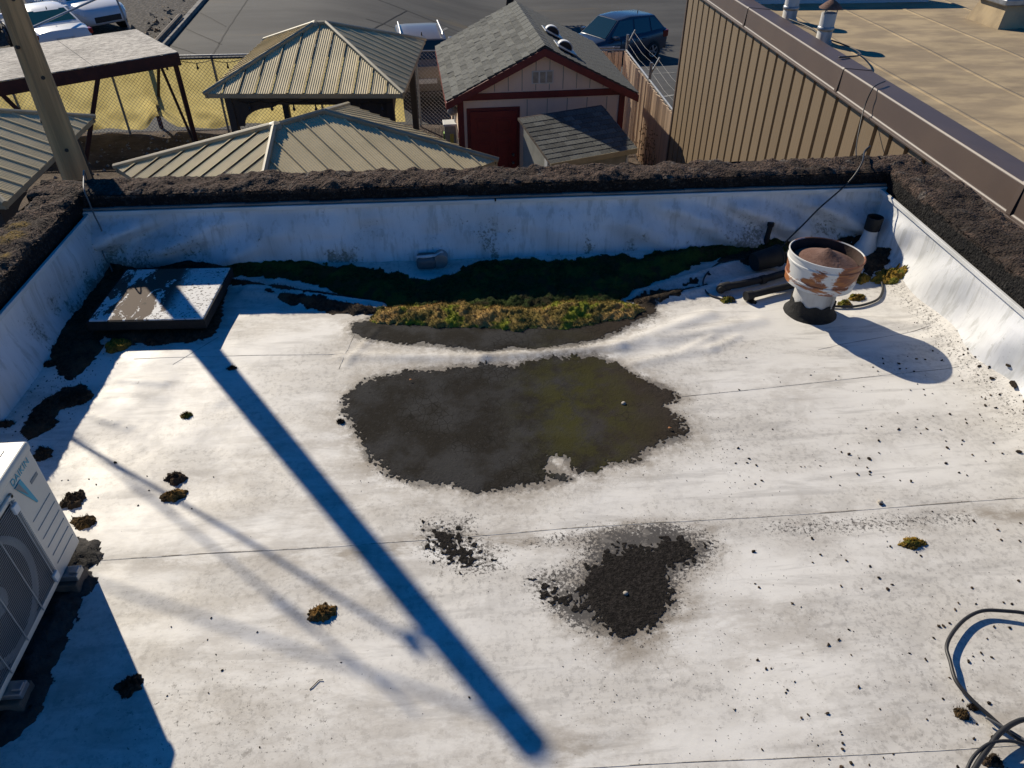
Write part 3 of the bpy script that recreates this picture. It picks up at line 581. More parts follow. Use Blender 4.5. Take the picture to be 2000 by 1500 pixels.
CL = [(-1.46,2.71,0.057,0.05,0,'round brown black moss clump, upper of the touching pair left of the pole shadow'),(-1.44,2.59,0.064,0.048,1,'rusty moss clump, lower of the touching pair left of the pole shadow'),
(-1.91,2.60,0.059,0.06,0,'dark brown moss clump beside the far corner of the outdoor unit'),(-1.80,2.45,0.062,0.044,1,'orange brown moss clump nearest the side of the outdoor unit'),
(-0.64,1.87,0.066,0.045,1,'rusty brown moss clump with grey edge between the wire shadows and the pole shadow'),(-1.32,1.60,0.05,0.048,0,'black moss clump on the edge of the outdoor unit shadow'),
(-1.65,1.53,0.032,0.026,0,'small black moss clump at the near end of the dirt pad'),(1.96,2.04,0.058,0.034,2,'lone olive moss clump on the white membrane at the right'),
(1.74,1.26,0.03,0.024,1,'small rusty moss clump inside the black cable loop'),(1.79,1.28,0.021,0.015,0,'tiny dark moss clump leaning on the rusty one inside the cable loop'),
(-2.14,3.91,0.076,0.07,2,'golden moss cushion in front of the peeling hatch'),(-1.95,3.93,0.048,0.04,0,'small dark moss clump at the front edge of the hatch'),
(-1.54,3.20,0.031,0.03,2,'small olive moss clump left of the pole shadow, alone'),(-0.70,3.09,0.025,0.021,0,'small black moss clump at the left rim of the large silt patch'),
(-1.39,3.62,0.027,0.02,0,'small black moss clump on the edge of the pole shadow'),(-2.20,3.40,0.083,0.065,0,'large oval black moss clump at the shade edge below the hatch'),
(-2.54,3.88,0.056,0.05,0,'black moss clump at the left wall foot, upper one'),(-2.48,3.74,0.034,0.034,0,'black moss clump at the left wall foot, second below the hatch'),
(-2.55,3.45,0.032,0.026,0,'black moss clump at the left wall foot, small and alone'),(-2.48,3.19,0.044,0.033,0,'black moss clump at the left wall foot, nearest the frame edge'),
(-2.19,2.94,0.05,0.055,0,'dark moss clump half hidden behind the outdoor unit'),(2.97,4.33,0.1,0.085,2,'large golden moss cushion right of the rusty roof vent'),
(2.78,4.38,0.07,0.07,2,'golden moss cushion between the rusty vent and the largest cushion'),(2.66,4.12,0.066,0.045,2,'golden moss cushion low beside the vent drum'),
(2.54,4.05,0.045,0.045,2,'small golden moss cushion touching the vent stack'),(1.78,4.17,0.055,0.042,3,'olive green moss cushion at the end of the pipe elbow'),
(1.75,1.09,0.039,0.024,0,'dark moss clump under the lower cable coil'),(1.93,4.13,0.03,0.03,0,'dark moss clump in front of the pipe elbow')]
mm = ['moss_dark', 'moss_rust', 'moss_gold', 'moss_gold']
for k, (x, y, rx, ry, c, lab) in enumerate(CL):
    na, nr = 72, 16; A, Q = np.meshgrid(np.linspace(0, 2 * np.pi, na + 1), np.linspace(0, 1, nr), indexing='ij')
    cx, cy = np.cos(A) * 2 + k * 9, np.sin(A) * 2 + k * 5
    rr = 1 + 1.0 * (fbm(cx * .8, cy * .8, 3, 3) - .5) + .3 * (fbm(cx * 4, cy * 4, 4, 2) - .5)
    XX = x + np.cos(A) * Q * rx * rr; YY = y + np.sin(A) * Q * ry * rr
    h = min(rx, ry) * .55 + .006
    ZZ = zsurf(XX, YY) - .006 + h * np.sqrt(np.clip(1 - Q**2.6, 0, 1)) * (.75 + .7 * (fbm(XX * 60, YY * 60, k, 3) - .5) + .5 * (vn(XX * 130, YY * 130, k) - .5)) + .006 * (1 - Q)
    o = fastgrid('moss_clump', XX, YY, ZZ, mm[c]); tag(o, lab, 'moss', 'moss clumps on the roof')
    mb = MB(); tufts(mb, XX, YY, ZZ, np.ones(XX.shape, bool), 260, .004, .013, .0016); mb.build('moss_blades', mm[c], o)['kind'] = 'stuff'
CRUMBS="1.68,3.50,11 1.54,3.20,12 1.80,3.25,7 2.00,3.30,11 2.13,3.25,7 2.16,3.28,6 2.26,3.17,9 2.41,3.31,11 2.40,3.35,11 2.50,3.43,13 2.48,3.38,13 2.57,3.37,20 2.55,3.32,16 2.66,3.44,9 2.70,3.41,15 2.75,3.40,15 2.84,3.48,13 2.84,3.38,17 2.59,3.32,11 2.62,3.29,13 2.58,3.17,9 2.85,3.18,12 2.79,3.16,9 3.01,3.42,20 2.97,3.39,13 3.07,3.42,15 3.01,3.34,18 3.07,3.35,28 2.99,3.26,25 2.95,3.20,14 3.03,3.23,22 3.08,3.24,25 3.13,3.29,16 2.99,3.14,30 3.06,3.15,25 3.04,3.04,48 3.14,3.07,30 2.92,3.02,16 2.88,3.00,14 2.96,3.01,17 2.85,2.95,20 2.89,2.92,17 2.87,3.02,12 3.03,2.91,29 3.00,2.85,22 2.78,2.88,13 2.77,2.83,10 2.68,2.85,12 2.67,2.82,13 2.62,2.90,15 2.52,2.89,10 2.57,3.07,10 2.51,3.12,11 2.59,3.12,12 2.62,3.08,9 2.65,2.99,9 2.34,2.93,10 2.42,2.87,10 2.11,2.82,11 2.20,2.83,10 2.28,2.80,20 2.38,2.81,12 2.43,2.79,16 2.38,2.76,11 2.50,2.78,13 2.13,2.72,18 2.02,2.71,8 1.96,2.71,8 2.46,2.64,18 2.57,2.69,16 2.55,2.66,10 2.48,2.69,10 2.72,2.66,14 2.81,2.58,32 2.72,2.58,13 2.56,2.58,13 2.39,2.53,19 2.60,2.53,11 1.88,2.68,8 1.90,2.65,13 1.93,2.63,20 2.02,2.59,23 1.97,2.60,11 2.09,2.63,11 1.93,2.55,9 1.98,2.53,11 1.98,2.50,15 1.91,2.49,17 1.97,2.48,12 2.03,2.46,9 2.10,2.43,9 2.15,2.42,17 2.42,2.46,11 2.45,2.44,11 1.77,2.48,11 1.75,2.56,9 1.67,2.56,8 1.65,2.56,9 1.41,2.64,14 1.43,2.59,14 1.39,2.61,12 1.33,2.61,12 1.38,2.72,16 1.42,2.48,14 1.38,2.46,11 1.61,2.85,11 1.87,2.98,8 1.57,2.98,7 1.79,2.42,9 1.93,2.28,22 2.15,2.22,10 2.31,2.15,16 2.39,2.09,14 2.37,2.03,15 2.45,2.02,13 2.52,2.12,11 1.85,2.03,14 1.85,2.06,8 1.95,1.99,10 1.96,1.97,12 1.71,1.93,13 1.62,1.97,12 1.61,2.00,8 1.52,2.01,12 1.47,1.97,9 1.52,2.10,17 1.23,2.05,19 1.30,1.77,13 1.48,1.63,12 1.37,1.57,16 1.42,1.59,15 1.44,1.52,9 1.67,1.51,11 1.72,1.48,13 1.80,1.57,12 1.85,1.62,15 1.87,1.62,14 1.90,1.63,11 1.96,1.69,14 1.99,1.72,11 2.06,1.71,10 2.09,1.79,12 2.18,1.71,11 2.21,1.70,13 2.31,1.81,13 1.88,1.46,17 1.95,1.49,13 1.91,1.48,9 2.01,1.55,10 2.07,1.60,12 2.13,1.59,17 1.98,1.47,11 1.94,1.46,8 1.77,1.40,9 1.70,1.32,10 1.77,1.31,11 1.86,1.29,16 1.77,1.22,10 1.60,1.25,9 1.45,1.30,8 1.25,1.30,15 1.18,1.30,11 1.15,1.29,11 1.14,1.40,10 1.13,1.39,11 1.18,1.43,9 1.41,1.39,13 1.07,1.53,13 1.09,1.49,13 1.11,1.49,9 0.92,1.34,10 0.97,1.19,10 1.27,1.23,9 1.27,1.22,9 1.26,1.19,11 1.25,1.17,12 1.19,1.14,9 1.26,1.12,14 1.22,1.11,14 1.32,1.11,8 1.38,1.13,7 1.42,1.14,7 1.73,1.17,12 1.80,1.17,16 1.62,1.08,11 1.17,1.19,7 1.62,1.82,9 1.73,1.81,16 1.76,1.83,12 1.72,1.87,15 1.71,1.93,13 1.54,1.84,12 1.33,1.75,8 1.19,1.86,12 1.18,1.88,10 -1.80,2.85,16 -1.84,2.70,10 -1.61,2.74,8 -1.57,2.64,9 -1.80,2.61,9 -1.59,2.54,11 -1.33,2.50,7 -2.02,2.74,8 -1.99,2.74,8 -1.89,2.74,8 -1.28,2.71,8 -1.09,1.88,10 -1.24,1.85,8 -1.08,1.78,8 -0.89,1.80,8 -1.03,1.71,6 -0.99,1.64,11 -1.17,1.55,8 -1.02,1.55,8 -0.54,1.64,6 -0.05,1.46,9 -0.79,1.33,6"
def crumbmesh(k):
    rs = random.Random(k); bm = bmesh.new(); bmesh.ops.create_icosphere(bm, subdivisions=1, radius=1)
    for v in bm.verts: v.co *= rs.uniform(.65, 1.2); v.co.z = max(v.co.z, -.35) * .75; v.co.x *= 1.15
    me = bpy.data.meshes.new('moss_crumb'); bm.to_mesh(me); bm.free(); me.materials.append(MATS['moss_dark']); return me
CM = [crumbmesh(k) for k in range(6)]
for t in CRUMBS.split():
    x, y, w = map(float, t.split(',')); w = max(w, 8) / 2000 * 1.02
    reg = 'at the foot of the right parapet' if x > 2.75 else 'on the left side of the roof' if x < 0 else 'in the shadow of the rusty vent' if (x > 2.35 and y > 3.25) else 'on the right side of the white membrane' if y > 2.3 else 'at the lower right of the white membrane'
    o = bpy.data.objects.new('moss_crumb', random.choice(CM)); COL.objects.link(o); o.location = (x, y, float(zsurf(x, y)) + w * .25)
    o.rotation_euler = (random.uniform(-.4, .4), random.uniform(-.4, .4), random.uniform(0, 6.28)); o.scale = (w, w * random.uniform(.7, 1.1), w * random.uniform(.7, 1.1))
    tag(o, 'small dark moss crumb ' + reg, 'moss crumb', 'moss crumbs ' + reg)
# uncountable grit
mb = MB()
def grit(n, fx, smin, smax):
    for _ in range(n):
        x, y = fx(); s = random.uniform(smin, smax)
        if not (-2.55 < x < 3.1 and -1 < y < 4.9): continue
        z = float(zr(x, y)); a = random.uniform(0, 6.28); pts = [(x + s * math.cos(a + k * 2.1) * random.uniform(.6, 1.2), y + s * math.sin(a + k * 2.1) * random.uniform(.6, 1.2), z - .001) for k in range(3)]
        mb.add(pts + [(x, y, z + s * random.uniform(.5, 1.1))], [(0, 1, 3), (1, 2, 3), (2, 0, 3)])
g = random.gauss
grit(520, lambda: (random.uniform(1.0, 3.0), random.uniform(.9, 3.4)), .0015, .0045)
grit(260, lambda: (g(3.0, .1), random.uniform(2.6, 3.9)), .002, .007)
grit(160, lambda: (random.uniform(-2.2, 1), random.uniform(.9, 3.2)), .0015, .0035)
grit(420, lambda: (g(.65, .28), g(1.85, .3)), .0015, .0045)
grit(240, lambda: (g(.9, .25), g(1.45, .25)), .0015, .004)
grit(260, lambda: (g(-2.35, .1), g(3.5, .35)), .002, .008)
grit(420, lambda: (random.uniform(-.6, 1.1), random.uniform(2.55, 3.5)), .002, .005)
grit(160, lambda: (g(1.25, .12), g(2.75, .25)), .002, .005)
tag(mb.build('roof_grit', 'moss_dark'), 'fine dark grit sprinkled over the white membrane', kind='stuff')
for nm, x, y, s, mt, lab, cat in (('fallen_leaf', 1.06, 2.89, .012, 'leaf_orange', 'tiny orange leaf at the right edge of the large silt patch', 'leaf'), ('fallen_leaf', -.33, 3.42, .01, 'leaf_orange', 'tiny orange leaf at the upper left of the large silt patch', 'leaf'),
        ('pebble', .86, 3.13, .014, 'stone_pale', 'pale pebble in the right part of the large silt patch', 'pebble'), ('pebble', .62, 1.87, .012, 'stone_pale', 'pale pebble on the small black silt patch', 'pebble'), ('pebble', 1.93, 2.29, .014, 'stone_pale', 'pale pebble lying on the membrane seam at the right', 'pebble')):
    m2 = MB(); z = float(zr(x, y))
    if 'leaf' in nm: m2.prism([(x - s, y, z + .012), (x - s * .3, y + s * .6, z + .02), (x + s, y + .002, z + .014), (x - s * .2, y - s * .6, z + .018)], (0, 0, .0012))
    else: m2.lathe([(0, 0), (s * .8, .003), (s, s * .5), (s * .6, s), (0, s * 1.15)], 9, (x, y, z))
    tag(m2.build(nm, mt, smooth='pebble' == nm), lab, cat)
tag(MB().tube([(-.645, 1.535, .003), (-.635, 1.545, .004), (-.615, 1.57, .004), (-.60, 1.57, .005)], .0018, 5).build('twig', 'twig'), 'tiny bent twig on the membrane left of the pole shadow', 'twig')

# ------------------------------------------------------------------ roof hatch
t = thing('roof_hatch', 'low square roof hatch with peeling white paint in the left corner', 'hatch', (-1.96, 4.33, 0), R(-2))
MB().box(-.31, .31, -.28, .28, 0, .085).build('curb', 'tar', t, bevel=.006)
mb = MB(); mb.box(-.35, .35, -.325, .325, .075, .122); mb.build('lid', 'peeling_paint', t, bevel=.006)
mb = MB(); mb.box(-.352, .352, -.333, -.326, .055, .117).box(-.352, .352, .326, .333, .055, .117).box(-.36, -.351, -.333, .333, .055, .117).box(.351, .36, -.333, .333, .055, .117); mb.build('lid_edge_strip', 'tar', t, bevel=.002)

# ------------------------------------------------------------------ big rusty vent
t = thing('roof_vent', 'short round roof vent with rusty white drum cap and tarred foot', 'vent', (2.27, 3.98, 0))
MB().lathe([(.132, 0), (.128, .3), (.12, .3)], 48).build('stack', 'pipe_white', t, True, auto=40)
n = 64; mb = MB(); vs = []; prof = [(.168, -.005), (.158, .008), (.144, .02), (.139, .05), (.1375, 0), (.132, 0)]
for k in range(n):
    a = 2 * math.pi * k / n; top = .085 + .035 * float(fbm(math.cos(a) * 2 + 9, math.sin(a) * 2, 3)) + .01 * math.sin(a * 9)
    for i, (r_, z) in enumerate(prof):
        z = top if i >= 4 else z; vs.append((r_ * math.cos(a) * (1 + .04 * float(vn(a * 5, i, 3))), r_ * math.sin(a), z))
q = len(prof); mb.add(vs, [(k * q + i, ((k + 1) % n) * q + i, ((k + 1) % n) * q + i + 1, k * q + i + 1) for k in range(n) for i in range(q - 1)]); mb.build('tar_collar', 'tar', t, True, auto=50)
TL = Matrix.Translation((.0, .0, .325)) @ Matrix.Rotation(R(2.5), 4, 'Y') @ Matrix.Rotation(R(-2), 4, 'X')
dr = MB().lathe([(.2, -.1), (.209, -.095), (.212, -.06), (.217, -.055), (.217, -.047), (.213, -.042), (.222, .045), (.228, .05), (.228, .058), (.224, .063), (.225, .094), (.23, .097), (.23, .104), (.224, .106), (.221, .1)], 64, (0, 0, 0), None, False)
d = dr.build('drum', 'vent_paint', t, True, auto=35); d.matrix_local = TL
MB().lathe([(.221, .1), (.216, .045), (.205, -.04), (.197, -.095)], 48, (0, 0, 0), None, False).build('drum_lining', 'vent_lining', t, True).matrix_local = TL
c = MB().lathe([(.197, .04), (.199, .046), (.187, .052), (.11, .078), (.05, .105), (.014, .128), (0, .132)], 48).build('rain_cone', 'rust', t, True, auto=50); c.matrix_local = TL
s_ = MB()
for k in range(3):
    a = k * 2.094 + .4; s_.beam((.175 * math.cos(a), .175 * math.sin(a), .04), (.21 * math.cos(a), .21 * math.sin(a), .03), .02, .004)
s_.build('strap', 'rust', t).matrix_local = TL
MB().lathe([(.128, -.095), (.2, -.1), (.2, -.094), (.128, -.088)], 48, (0, 0, 0), None, False).build('drum_floor', 'vent_black', t).matrix_local = TL
sm = MB().box(.1375, .1415, -.004, .004, .09, .29); sm.build('stack_seam', 'pipe_white', t, rot=(0, 0, R(-62)))

# small pipes near the far right corner
t = thing('corner_vent_pipe', 'small vent pipe with black top and white membrane boot in the far right corner', 'vent pipe', (2.98, 4.72, .05))
MB().lathe([(.1, -.05), (.085, 0), (.06, .05), (.05, .11), (.047, .15), (.044, .15)], 24).build('membrane_boot', 'flashing', t, True, auto=50)
MB().lathe([(.042, .12), (.042, .15), (.055, .155), (.057, .25), (.05, .252), (.048, .2)], 24, (0, 0, 0), None, False).build('pipe_top', 'black_pipe', t, True, auto=40)
MB().lathe([(0, .2), (.049, .2)], 20, (0, 0, 0), None, False).build('pipe_plug', 'rust', t)
t = thing('stub_pipe', 'thin black stub pipe standing in moss below the far parapet', 'pipe', (2.27, 4.86, 0))
MB().tube([(0, 0, -.02), (.004, 0, .1), (.01, .0, .21)], .019, 12).build('pipe', 'black_pipe', t, True, auto=40)
MB().lathe([(.022, .185), (.025, .19), (.025, .212), (.022, .214)], 14, (.009, 0, 0)).build('pipe_cap', 'tar', t)
MB().lathe([(.06, -.01), (.045, .02), (.025, .045)], 14).build('tar_boot', 'tar', t, True)
t = thing('elbow_pipe', 'black plastic pipe with elbow lying on the roof beside the rusty vent', 'pipe', (0, 0, 0))
MB().tube([(2.32, 4.46, .03), (2.1, 4.37, .028), (1.9, 4.31, .028), (1.80, 4.29, .028), (1.755, 4.27, .029), (1.75, 4.24, .03)], .025, 12).build('pipe', 'black_pipe', t, True, auto=40)
MB().tube([(1.82, 4.295, .028), (1.765, 4.278, .028), (1.745, 4.25, .03)], .032, 12).build('elbow', 'black_pipe', t, True, auto=40)
MB().tube([(2.1, 4.37, .028), (2.06, 4.355, .028)], .031, 12).build('coupling', 'black_pipe', t, True, auto=40)
t = thing('straight_pipe', 'straight black pipe lying in front of the elbow pipe', 'pipe')
MB().tube([(2.36, 4.3, .03), (2.1, 4.22, .03), (1.9, 4.15, .032)], .024, 12).build('pipe', 'black_pipe', t, True, auto=40)
MB().tube([(1.935, 4.16, .032), (1.885, 4.145, .033)], .033, 14).build('socket_end', 'black_pipe', t, True, auto=40)
t = thing('drain_pot', 'squat black drain bucket tipped over in the shade behind the pipes', 'bucket', (2.16, 4.56, .02), R(15))
MB().lathe([(.0, -.13), (.085, -.13), (.09, -.12), (.1, .12), (.108, .125), (.108, .14), (.095, .14), (.085, -.11), (0, -.11)], 28, (0, 0, 0), Matrix.Translation((0, 0, .06)) @ Matrix.Scale(.75, 4) @ Matrix.Rotation(R(84), 4, 'Y')).build('bucket', 'black_pipe', t, True, auto=40)
MB().tube([(.11, .08, .06), (.13, .05, .13), (.135, 0, .15), (.13, -.05, .13), (.11, -.08, .06)], .004, 6).build('handle', 'black_pipe', t)
def cable(name, pts, r, mat, label, z=.012, cat='cable'):
    P = []
    for q in pts: P.append(Vector(q if len(q) == 3 else (q[0], q[1], float(zr(q[0], q[1])) + z)))
    out = []
    for i in range(len(P) - 1):                                   # catmull-rom
        p0, p1, p2, p3 = P[max(i - 1, 0)], P[i], P[i + 1], P[min(i + 2, len(P) - 1)]
        for k in range(8):
            u = k / 8; out.append(.5 * ((2 * p1) + (p2 - p0) * u + (2 * p0 - 5 * p1 + 4 * p2 - p3) * u * u + (3 * p1 - p0 - 3 * p2 + p3) * u**3))
    out.append(P[-1]); return tag(MB().tube(out, r, 8).build(name, mat, smooth=True), label, cat)
cable('thin_hose', poly('2.05,4.66 1.93,4.65 1.83,4.61 1.72,4.50 1.66,4.36 1.67,4.26 1.74,4.18 1.82,4.14'), .006, 'cable_black', 'thin black hose curling from the bucket round the pipe elbow', .008, 'hose')
cable('thin_hose', poly('2.42,4.02 2.55,4.0 2.66,4.02 2.78,4.08 2.86,4.18 2.9,4.28'), .008, 'cable_black', 'short black hose from the vent foot to the golden moss', .012, 'hose')
def lift(s, zs): return [(x, y, .012 + z * .55) for (x, y), z in zip(poly(s), zs)]
cable('coaxial_cable', lift('2.26,1.60 2.21,1.63 2.14,1.65 2.05,1.66 1.96,1.63 1.87,1.57 1.81,1.51 1.79,1.45 1.77,1.37 1.79,1.30 1.82,1.24 1.85,1.18 1.89,1.13 1.94,1.07', [.05, .045, .035, .03, .03, .035, .04, .04, .035, .025, .02, .02, .02, .02]), .0075, 'cable_black', 'large loop of black cable lying at the lower right')
cable('coaxial_cable', lift('2.05,1.20 1.93,1.20 1.87,1.19 1.80,1.16 1.74,1.12 1.67,1.07 1.60,1.01 1.56,.95', [.08, .08, .075, .07, .06, .05, .05, .05]), .0095, 'cable_black', 'thicker black cable coil crossing at the bottom right corner')
cable('coaxial_cable', lift('1.96,1.07 1.87,1.11 1.82,1.13 1.75,1.13 1.68,1.10 1.63,1.06 1.59,1.01 1.57,.93', [.07, .075, .075, .07, .06, .05, .04, .03]), .006, 'cable_black', 'thin inner cable coil at the bottom right corner')
cable('coaxial_cable', lift('2.02,1.02 1.92,1.1 1.86,1.17 1.80,1.23 1.76,1.3', [.04, .04, .035, .03, .03])[:4], .005, 'cable_grey', 'thin grey cable beside the black loop at the bottom right')
cable('wall_cable', [(4.25, 7.3, .5), (4.08, 7.14, .51), (4.03, 7.11, .47), (3.99, 7.08, .3), (3.8, 6.7, .12), (3.5, 6.1, .2), (3.25, 5.6, .42), (3.12, 5.3, .6), (3.03, 5.2, .6), (2.92, 5.0, .6), (2.85, 4.925, .54), (2.78, 4.9, .46), (2.62, 4.86, .32), (2.5, 4.82, .2), (2.4, 4.8, .09), (2.36, 4.78, .04)], .006, 'cable_black', 'dark cable dropping from the brown building over the far parapet to the roof')
cable('wall_cable', [(-2.68, 5.32, .4), (-2.63, 5.24, .6), (-2.59, 5.12, .6), (-2.53, 4.95, .585), (-2.51, 4.915, .5), (-2.5, 4.9, .42), (-2.47, 4.86, .31), (-2.5, 4.84, .22), (-2.49, 4.81, .15), (-2.47, 4.8, .08), (-2.46, 4.78, .05)], .005, 'cable_grey', 'thin grey wire hanging over the parapet in the left corner')
t = thing('overflow_drain', 'small membrane wrapped overflow box at the foot of the far parapet', 'drain', (-.24, 4.79, -.01))
MB().box(-.09, .05, -.05, .08, 0, .085).build('box', 'cable_grey', t, bevel=.025, seg=3)
MB().tube([(.085, .07, .05), (.085, -.03, .055)], .05, 14).build('spout', 'galv', t, True, auto=40)
MB().tube([(-.09, .0, .08), (-.02, -.02, .095), (.05, .0, .09), (.1, .03, .1)], .012, 6).build('lip', 'flashing', t, True)

# ------------------------------------------------------------------ outdoor unit
t = thing('outdoor_unit', 'beige heat pump outdoor unit with fan grille on a dirt pad', 'outdoor unit', (-1.71, 2.245, .1))
L_, D_, H_ = .85, .31, .585                                      # along -y, along -x, up
MB().box(-D_, 0, -L_, 0, 0, H_ - .035).build('case', 'ac_body', t, bevel=.008)
mb = MB().box(-D_ - .006, .006, -L_ - .006, .006, H_ - .042, H_); lid = mb.build('lid', 'ac_body', t, bevel=.012, seg=3)
for k in range(3):
    x = -.06 - k * .075; MB().box(x - .003, x + .003, -L_ + .06, -.05, H_ - .001, H_ + .003).build('lid_rib', 'ac_body', lid, bevel=.001)
gy0, gy1, gz0, gz1 = -L_ + .03, -.205, .03, H_ - .07
fr = MB()
for a in ((gy0, gy1, gz1 - .02, gz1), (gy0, gy1, gz0, gz0 + .02)): fr.box(0, .012, *a)
fr.box(0, .012, gy1 - .02, gy1, gz0, gz1).box(0, .012, gy0, gy0 + .02, gz0, gz1); fr.build('grille_frame', 'ac_body', t, bevel=.004)
MB().box(-.002, .003, gy0 + .02, gy1 - .02, gz0 + .02, gz1 - .02).build('grille_recess', 'ac_dark', t)
cy, cz = (gy0 + gy1) / 2, (gz0 + gz1) / 2; gr = MB()
mr = Matrix.Translation((0, cy, cz)) @ Matrix.Rotation(R(90), 4, 'Y')
MB().lathe([(.225, .003), (.235, .006), (.235, .011), (.215, .011), (.205, .004)], 40, (0, 0, 0), mr, False).build('fan_ring', 'ac_grille', t, True)
MB().lathe([(0, .012), (.045, .011), (.055, .004)], 24, (0, 0, 0), mr, False).build('fan_hub', 'ac_grille', t, True)
for k in range(44):
    z = gz0 + .026 + k * (gz1 - gz0 - .052) / 43; gr.box(.013, .0155, gy0 + .012, gy1 - .012, z - .0008, z + .0008)
gr.build('grille_wires', 'ac_grille', t)
for k in range(5):
    y = gy0 + .04 + k * (gy1 - gy0 - .08) / 4; MB().box(.0155, .019, y - .002, y + .002, gz0 + .01, gz1 - .01).build('grille_bar', 'ac_grille', t)
for y, z in ((gy1 - .03, gz1 - .05), (gy1 - .03, gz0 + .04), (gy0 + .03, gz0 + .04)): MB().box(.012, .026, y - .02, y + .012, z - .02, z + .02).build('grille_clip', 'white_plastic', t, bevel=.004)
for k in range(6): MB().box(-.001, .0025, -.175, -.02, .07 + k * .05, .073 + k * .05).build('louvre_line', 'ac_grille', t, bevel=.0006)
MB().prism([(.0015, -.175, .505), (.0015, -.125, .505), (.0015, -.1, .36), (.0015, -.108, .36)], (.0012, 0, 0)).build('logo_blade', 'logo_teal', t)
MB().prism([(.0035, -.175, .503), (.0035, -.146, .503), (.0035, -.128, .425)], (.0008, 0, 0)).build('logo_wedge', 'logo_grey', t)  # grey wedge of the printed logo
MB().box(.0005, .002, -.085, -.03, .437, .452).build('type_strip', 'logo_grey', t)
cu = bpy.data.curves.new('t', 'FONT'); cu.body = 'DAIKIN'; cu.size = .04; cu.extrude = .0005; cu.space_character = 1.05
to = bpy.data.objects.new('tmp', cu); COL.objects.link(to); bpy.context.view_layer.update()
me = bpy.data.meshes.new_from_object(to.evaluated_get(bpy.context.evaluated_depsgraph_get())); bpy.data.objects.remove(to); me.materials.clear(); me.materials.append(MATS['logo_teal'])
inst('brand_lettering', me, t, mw=Matrix.Translation((.002, -.178, .513)) @ Matrix(((0, 0, 1), (1, 0, 0), (0, 1, 0))).to_4x4())
for y in (-.16, -.68):
    mb = MB(); mb.box(-D_ - .04, .055, y - .03, y + .03, -.03, 0).box(.02, .055, y - .016, y + .016, -.002, .012); mb.build('foot', 'galv', t, bevel=.004)
for y in (-.16, -.68):
    tag(MB().box(-2.1, -1.66, 2.245 + y - .05, 2.245 + y + .05, -.01, .069).build('timber_sleeper', 'plank', bevel=.006), 'weathered timber sleeper under the %s end of the outdoor unit' % ('far' if y > -.3 else 'near'), 'timber', 'sleepers under the outdoor unit')
# ------------------------------------------------------------------ utility pole and its wires
t = thing('utility_pole', 'weathered round timber utility pole standing beyond the far left roof corner', 'pole', (-3.10, 6.02, GZ))
ns, nz = 40, 150; A, Z = np.meshgrid(np.linspace(0, 2 * np.pi, ns + 1), np.linspace(0, 7.35, nz), indexing='ij')
cx, cy = np.cos(A) * 1.2, np.sin(A) * 1.2
crack = np.exp(-((np.mod(A - .25 * np.sin(Z * .8) - 4.75 + np.pi, 2 * np.pi) - np.pi) / .05)**2) * sstep(.35, .5, fbm(Z * .7, Z * 0, 5)) + .7 * np.exp(-((np.mod(A - 5.5 + .1 * np.sin(Z) + np.pi, 2 * np.pi) - np.pi) / .04)**2) * sstep(.45, .6, fbm(Z * .9, Z * 0, 8))
rr = np.interp(Z, [0, 3.9, 5.35, 6.5, 7.35], [.124, .109, .0775, .061, .058]) * (1 + .05 * (fbm(cx * 2 + 5, Z * .5, 2) - .5)) + .006 * (fbm(A * 9, Z * .8, 3) - .5) - .014 * crack
fastgrid('shaft', np.cos(A) * rr, np.sin(A) * rr, Z, 'wood_pole', t)
MB().lathe([(.0575, 0), (.054, .01), (0, .02)], 24, (0, 0, 7.34)).build('top', 'wood_pole', t)
for k in range(9):
    z = 4.0 + k * .27 + random.uniform(-.06, .06); a = -1.57 + random.uniform(-1.1, .9); r_ = float(np.interp(z, [3.9, 5.35, 6.5, 7.35], [.109, .0775, .061, .058]))
    MB().lathe([(.018, -.012), (.014, .004), (0, .006)], 8, (0, 0, 0), Matrix.Translation((math.cos(a) * r_, math.sin(a) * r_, z)) @ Matrix.Rotation(a, 4, 'Z') @ Matrix.Rotation(R(90), 4, 'Y')).build('knot', 'twig', t)
MB().beam((-.1, -.06, 6.93), (.06, -.07, 6.95), .02, .025).build('bracket', 'galv', t)
for k in range(2): MB().lathe([(.0, 0), (.02, 0), (.026, .015), (.016, .025), (.022, .04), (.01, .05), (0, .05)], 14, (-.09 + k * .1, -.07, 6.95)).build('insulator', 'pipe_white', t, True)
def wire(a, b_, sag, r, lab, blob=()):
    a, b_ = Vector(a), Vector(b_); P = [a.lerp(b_, k / 60) - Vector((0, 0, 4 * sag * (k / 60) * (1 - k / 60))) for k in range(61)]
    rs = [r] * 61
    root = thing('overhead_wire', lab, 'wire'); MB().tube(P, r, 6).build('strand', 'cable_black', root)
    for f_, L, rb in blob:
        p = a.lerp(b_, f_) - Vector((0, 0, 4 * sag * f_ * (1 - f_))); d = (b_ - a).normalized()
        MB().tube([p - d * L / 2, p - d * L * .3, p + d * L * .3, p + d * L / 2], [r, rb, rb, r], 8).build('splice', 'cable_black', root)
wd = Vector((-.745, .667, 0))
tag(MB().tube([(-3.15, 5.95, 3.2), (-3.2, 5.5, 2.44), (-3.27, 5.15, 1.84), (-3.33, 4.8, 1.26), (-3.36, 4.55, .86), (-3.34, 4.3, .5), (-3.2, 4.05, .15), (-2.9, 3.9, -.1)], .011, 8).build('service_drop', 'cable_black'), 'service cable dropping from the pole to the left building wall', 'cable')
wire((-3.3, 5.86, 3.3), Vector((-3.4, 5.76, 4.6)) + wd * 34, .5, .008, 'upper overhead service wire leading away from the pole top', [(.02, .3, .016), (.05, .5, .012)])
wire((-3.1, 6.0, 3.45), Vector((-3.1, 5.9, 4.2)) + Vector((-.93, .37, 0)) * 34, .5, .008, 'thin overhead wire leading left from the pole top')

